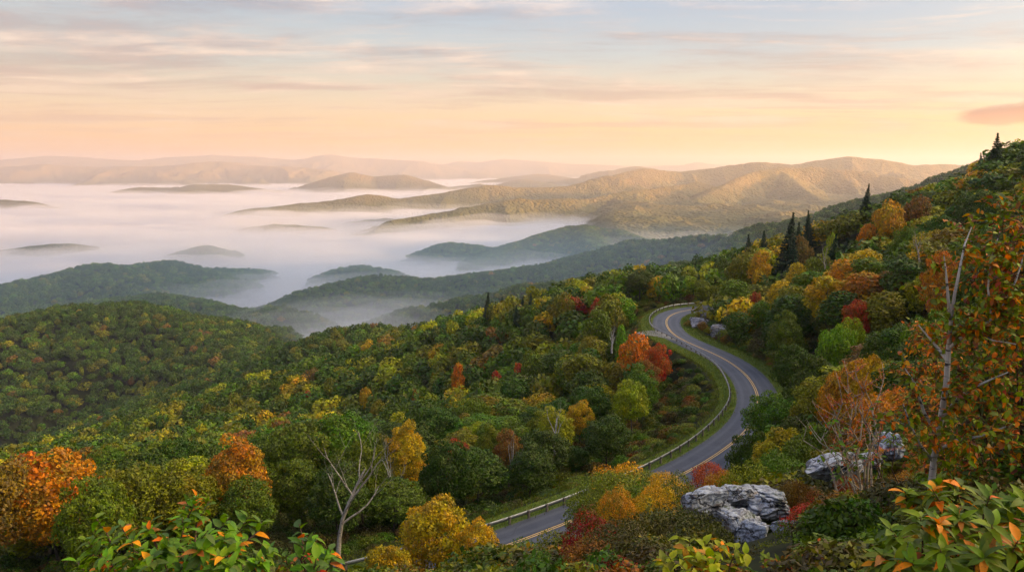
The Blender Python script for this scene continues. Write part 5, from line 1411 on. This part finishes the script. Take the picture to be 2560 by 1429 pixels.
# ------------------------------------------------------------------ fog lying in the valleys, and the hazy air
def volume_mat(name, color, density, aniso=0.0):
    m, t = mat_new(name)
    v = t.new('ShaderNodeVolumePrincipled')
    v.inputs['Color'].default_value = (*color, 1); v.inputs['Density'].default_value = density
    v.inputs['Anisotropy'].default_value = aniso
    o = t.new('ShaderNodeOutputMaterial'); t.l.new(v.outputs[0], o.inputs['Volume'])
    return m
faz = np.radians(np.linspace(-48, 48, 260))
frr = np.geomspace(560, 22500, 330)
FA, FR = np.meshgrid(faz, frr)
FX = FR * np.sin(FA); FY = FR * np.cos(FA)
def fog_sheet(name, top, dens, label, color=(.84, .85, .92)):
    n1_, n2_ = top.shape
    top = top.copy()
    bot = np.full(top.shape, -420.0)
    top = np.maximum(top, bot + 2)
    Vt = np.stack([FX, FY, top], -1).reshape(-1, 3); Vb = np.stack([FX, FY, bot], -1).reshape(-1, 3)
    ii = np.arange(n1_ * n2_).reshape(n1_, n2_); N = n1_ * n2_
    f = [np.stack([ii[:-1, :-1], ii[:-1, 1:], ii[1:, 1:], ii[1:, :-1]], -1).reshape(-1, 4)]
    f.append(f[0][:, ::-1] + N)
    def wall(a): return np.stack([a[1:], a[:-1], a[:-1] + N, a[1:] + N], -1)
    f.append(wall(ii[0])); f.append(wall(ii[-1][::-1])); f.append(wall(ii[::-1, 0])); f.append(wall(ii[:, -1]))
    me = npmesh(name, np.vstack([Vt, Vb]), np.vstack(f), 4, [volume_mat(name, color, dens, 0.35)], smooth=False)
    return tag(link(name, me), label, 'fog', kind='stuff')
und = fbm(FX / 520, FY / 300, 4, 301); und2 = fbm(FX / 900, FY / 420, 4, 305)
lf = (FR / 2200).clip(.7, 6)
und3 = fbm(FX / (150 * 1), FY / 90, 4, 309); st1 = fbm(FX / 700 + FY / 900, FY / 170, 4, 313)
def bump2(x, y, sx, sy): return np.exp(-((FX - x) / sx) ** 2 - ((FY - y) / sy) ** 2)
rise = 34 * bump2(-270, 1040, 170, 130) + 12 * bump2(-300, 1400, 240, 220)
scr = fbm(FA * 9, np.log(FR) * 20, 4, 321) * 7 * (FR / 2000).clip(.6, 3.2)
near_ = ((1020 - FR) / 260).clip(0, 1) * 110
fog_sheet('fog', -264 + 18 * und + 9 * und3 + 12 * st1 + scr + rise - near_, 1 / 100.0, 'dense white morning fog filling the valleys between the ridges')
fog_sheet('fog', -254 + 32 * und2 + 20 * und3 + 24 * st1 + scr + rise * 1.35 - near_, 1 / 330.0, 'softer mist rolling over the top of the valley fog')
fog_sheet('fog', -238 + 40 * und + 30 * und2 + 26 * und3 + 24 * st1 + rise * 1.7 - near_ * .7, 1 / 1100.0, 'thin veil of mist rising above the valley fog')

fog_sheet('valley_haze', -118 + 10 * und2 - ((1150 - FR) / 420).clip(0, 1) * 170 - ((FR - 1750) / 600).clip(0, 1) * 230, 1 / 2600.0, 'blue haze pooled low between the wooded ridges', (.42, .70, 1.0))
def haze_box():
    x0, x1, y0, y1, z0, z1 = -16500, 24500, -70, 24200, -430, 345
    bm = bmesh.new()
    bmesh.ops.create_cube(bm, size=1)
    for v in bm.verts:
        v.co = Vector(((x0 + x1) / 2 + v.co.x * (x1 - x0), (y0 + y1) / 2 + v.co.y * (y1 - y0), (z0 + z1) / 2 + v.co.z * (z1 - z0)))
    me = bpy.data.meshes.new('haze'); bm.to_mesh(me); bm.free()
    me.materials.append(volume_mat('haze_air', (.68, .67, .77), 1 / 13000.0, 0.3))
    tag(link('haze', me), 'thin blue and pink morning haze over the whole view', 'haze', kind='stuff')
haze_box()
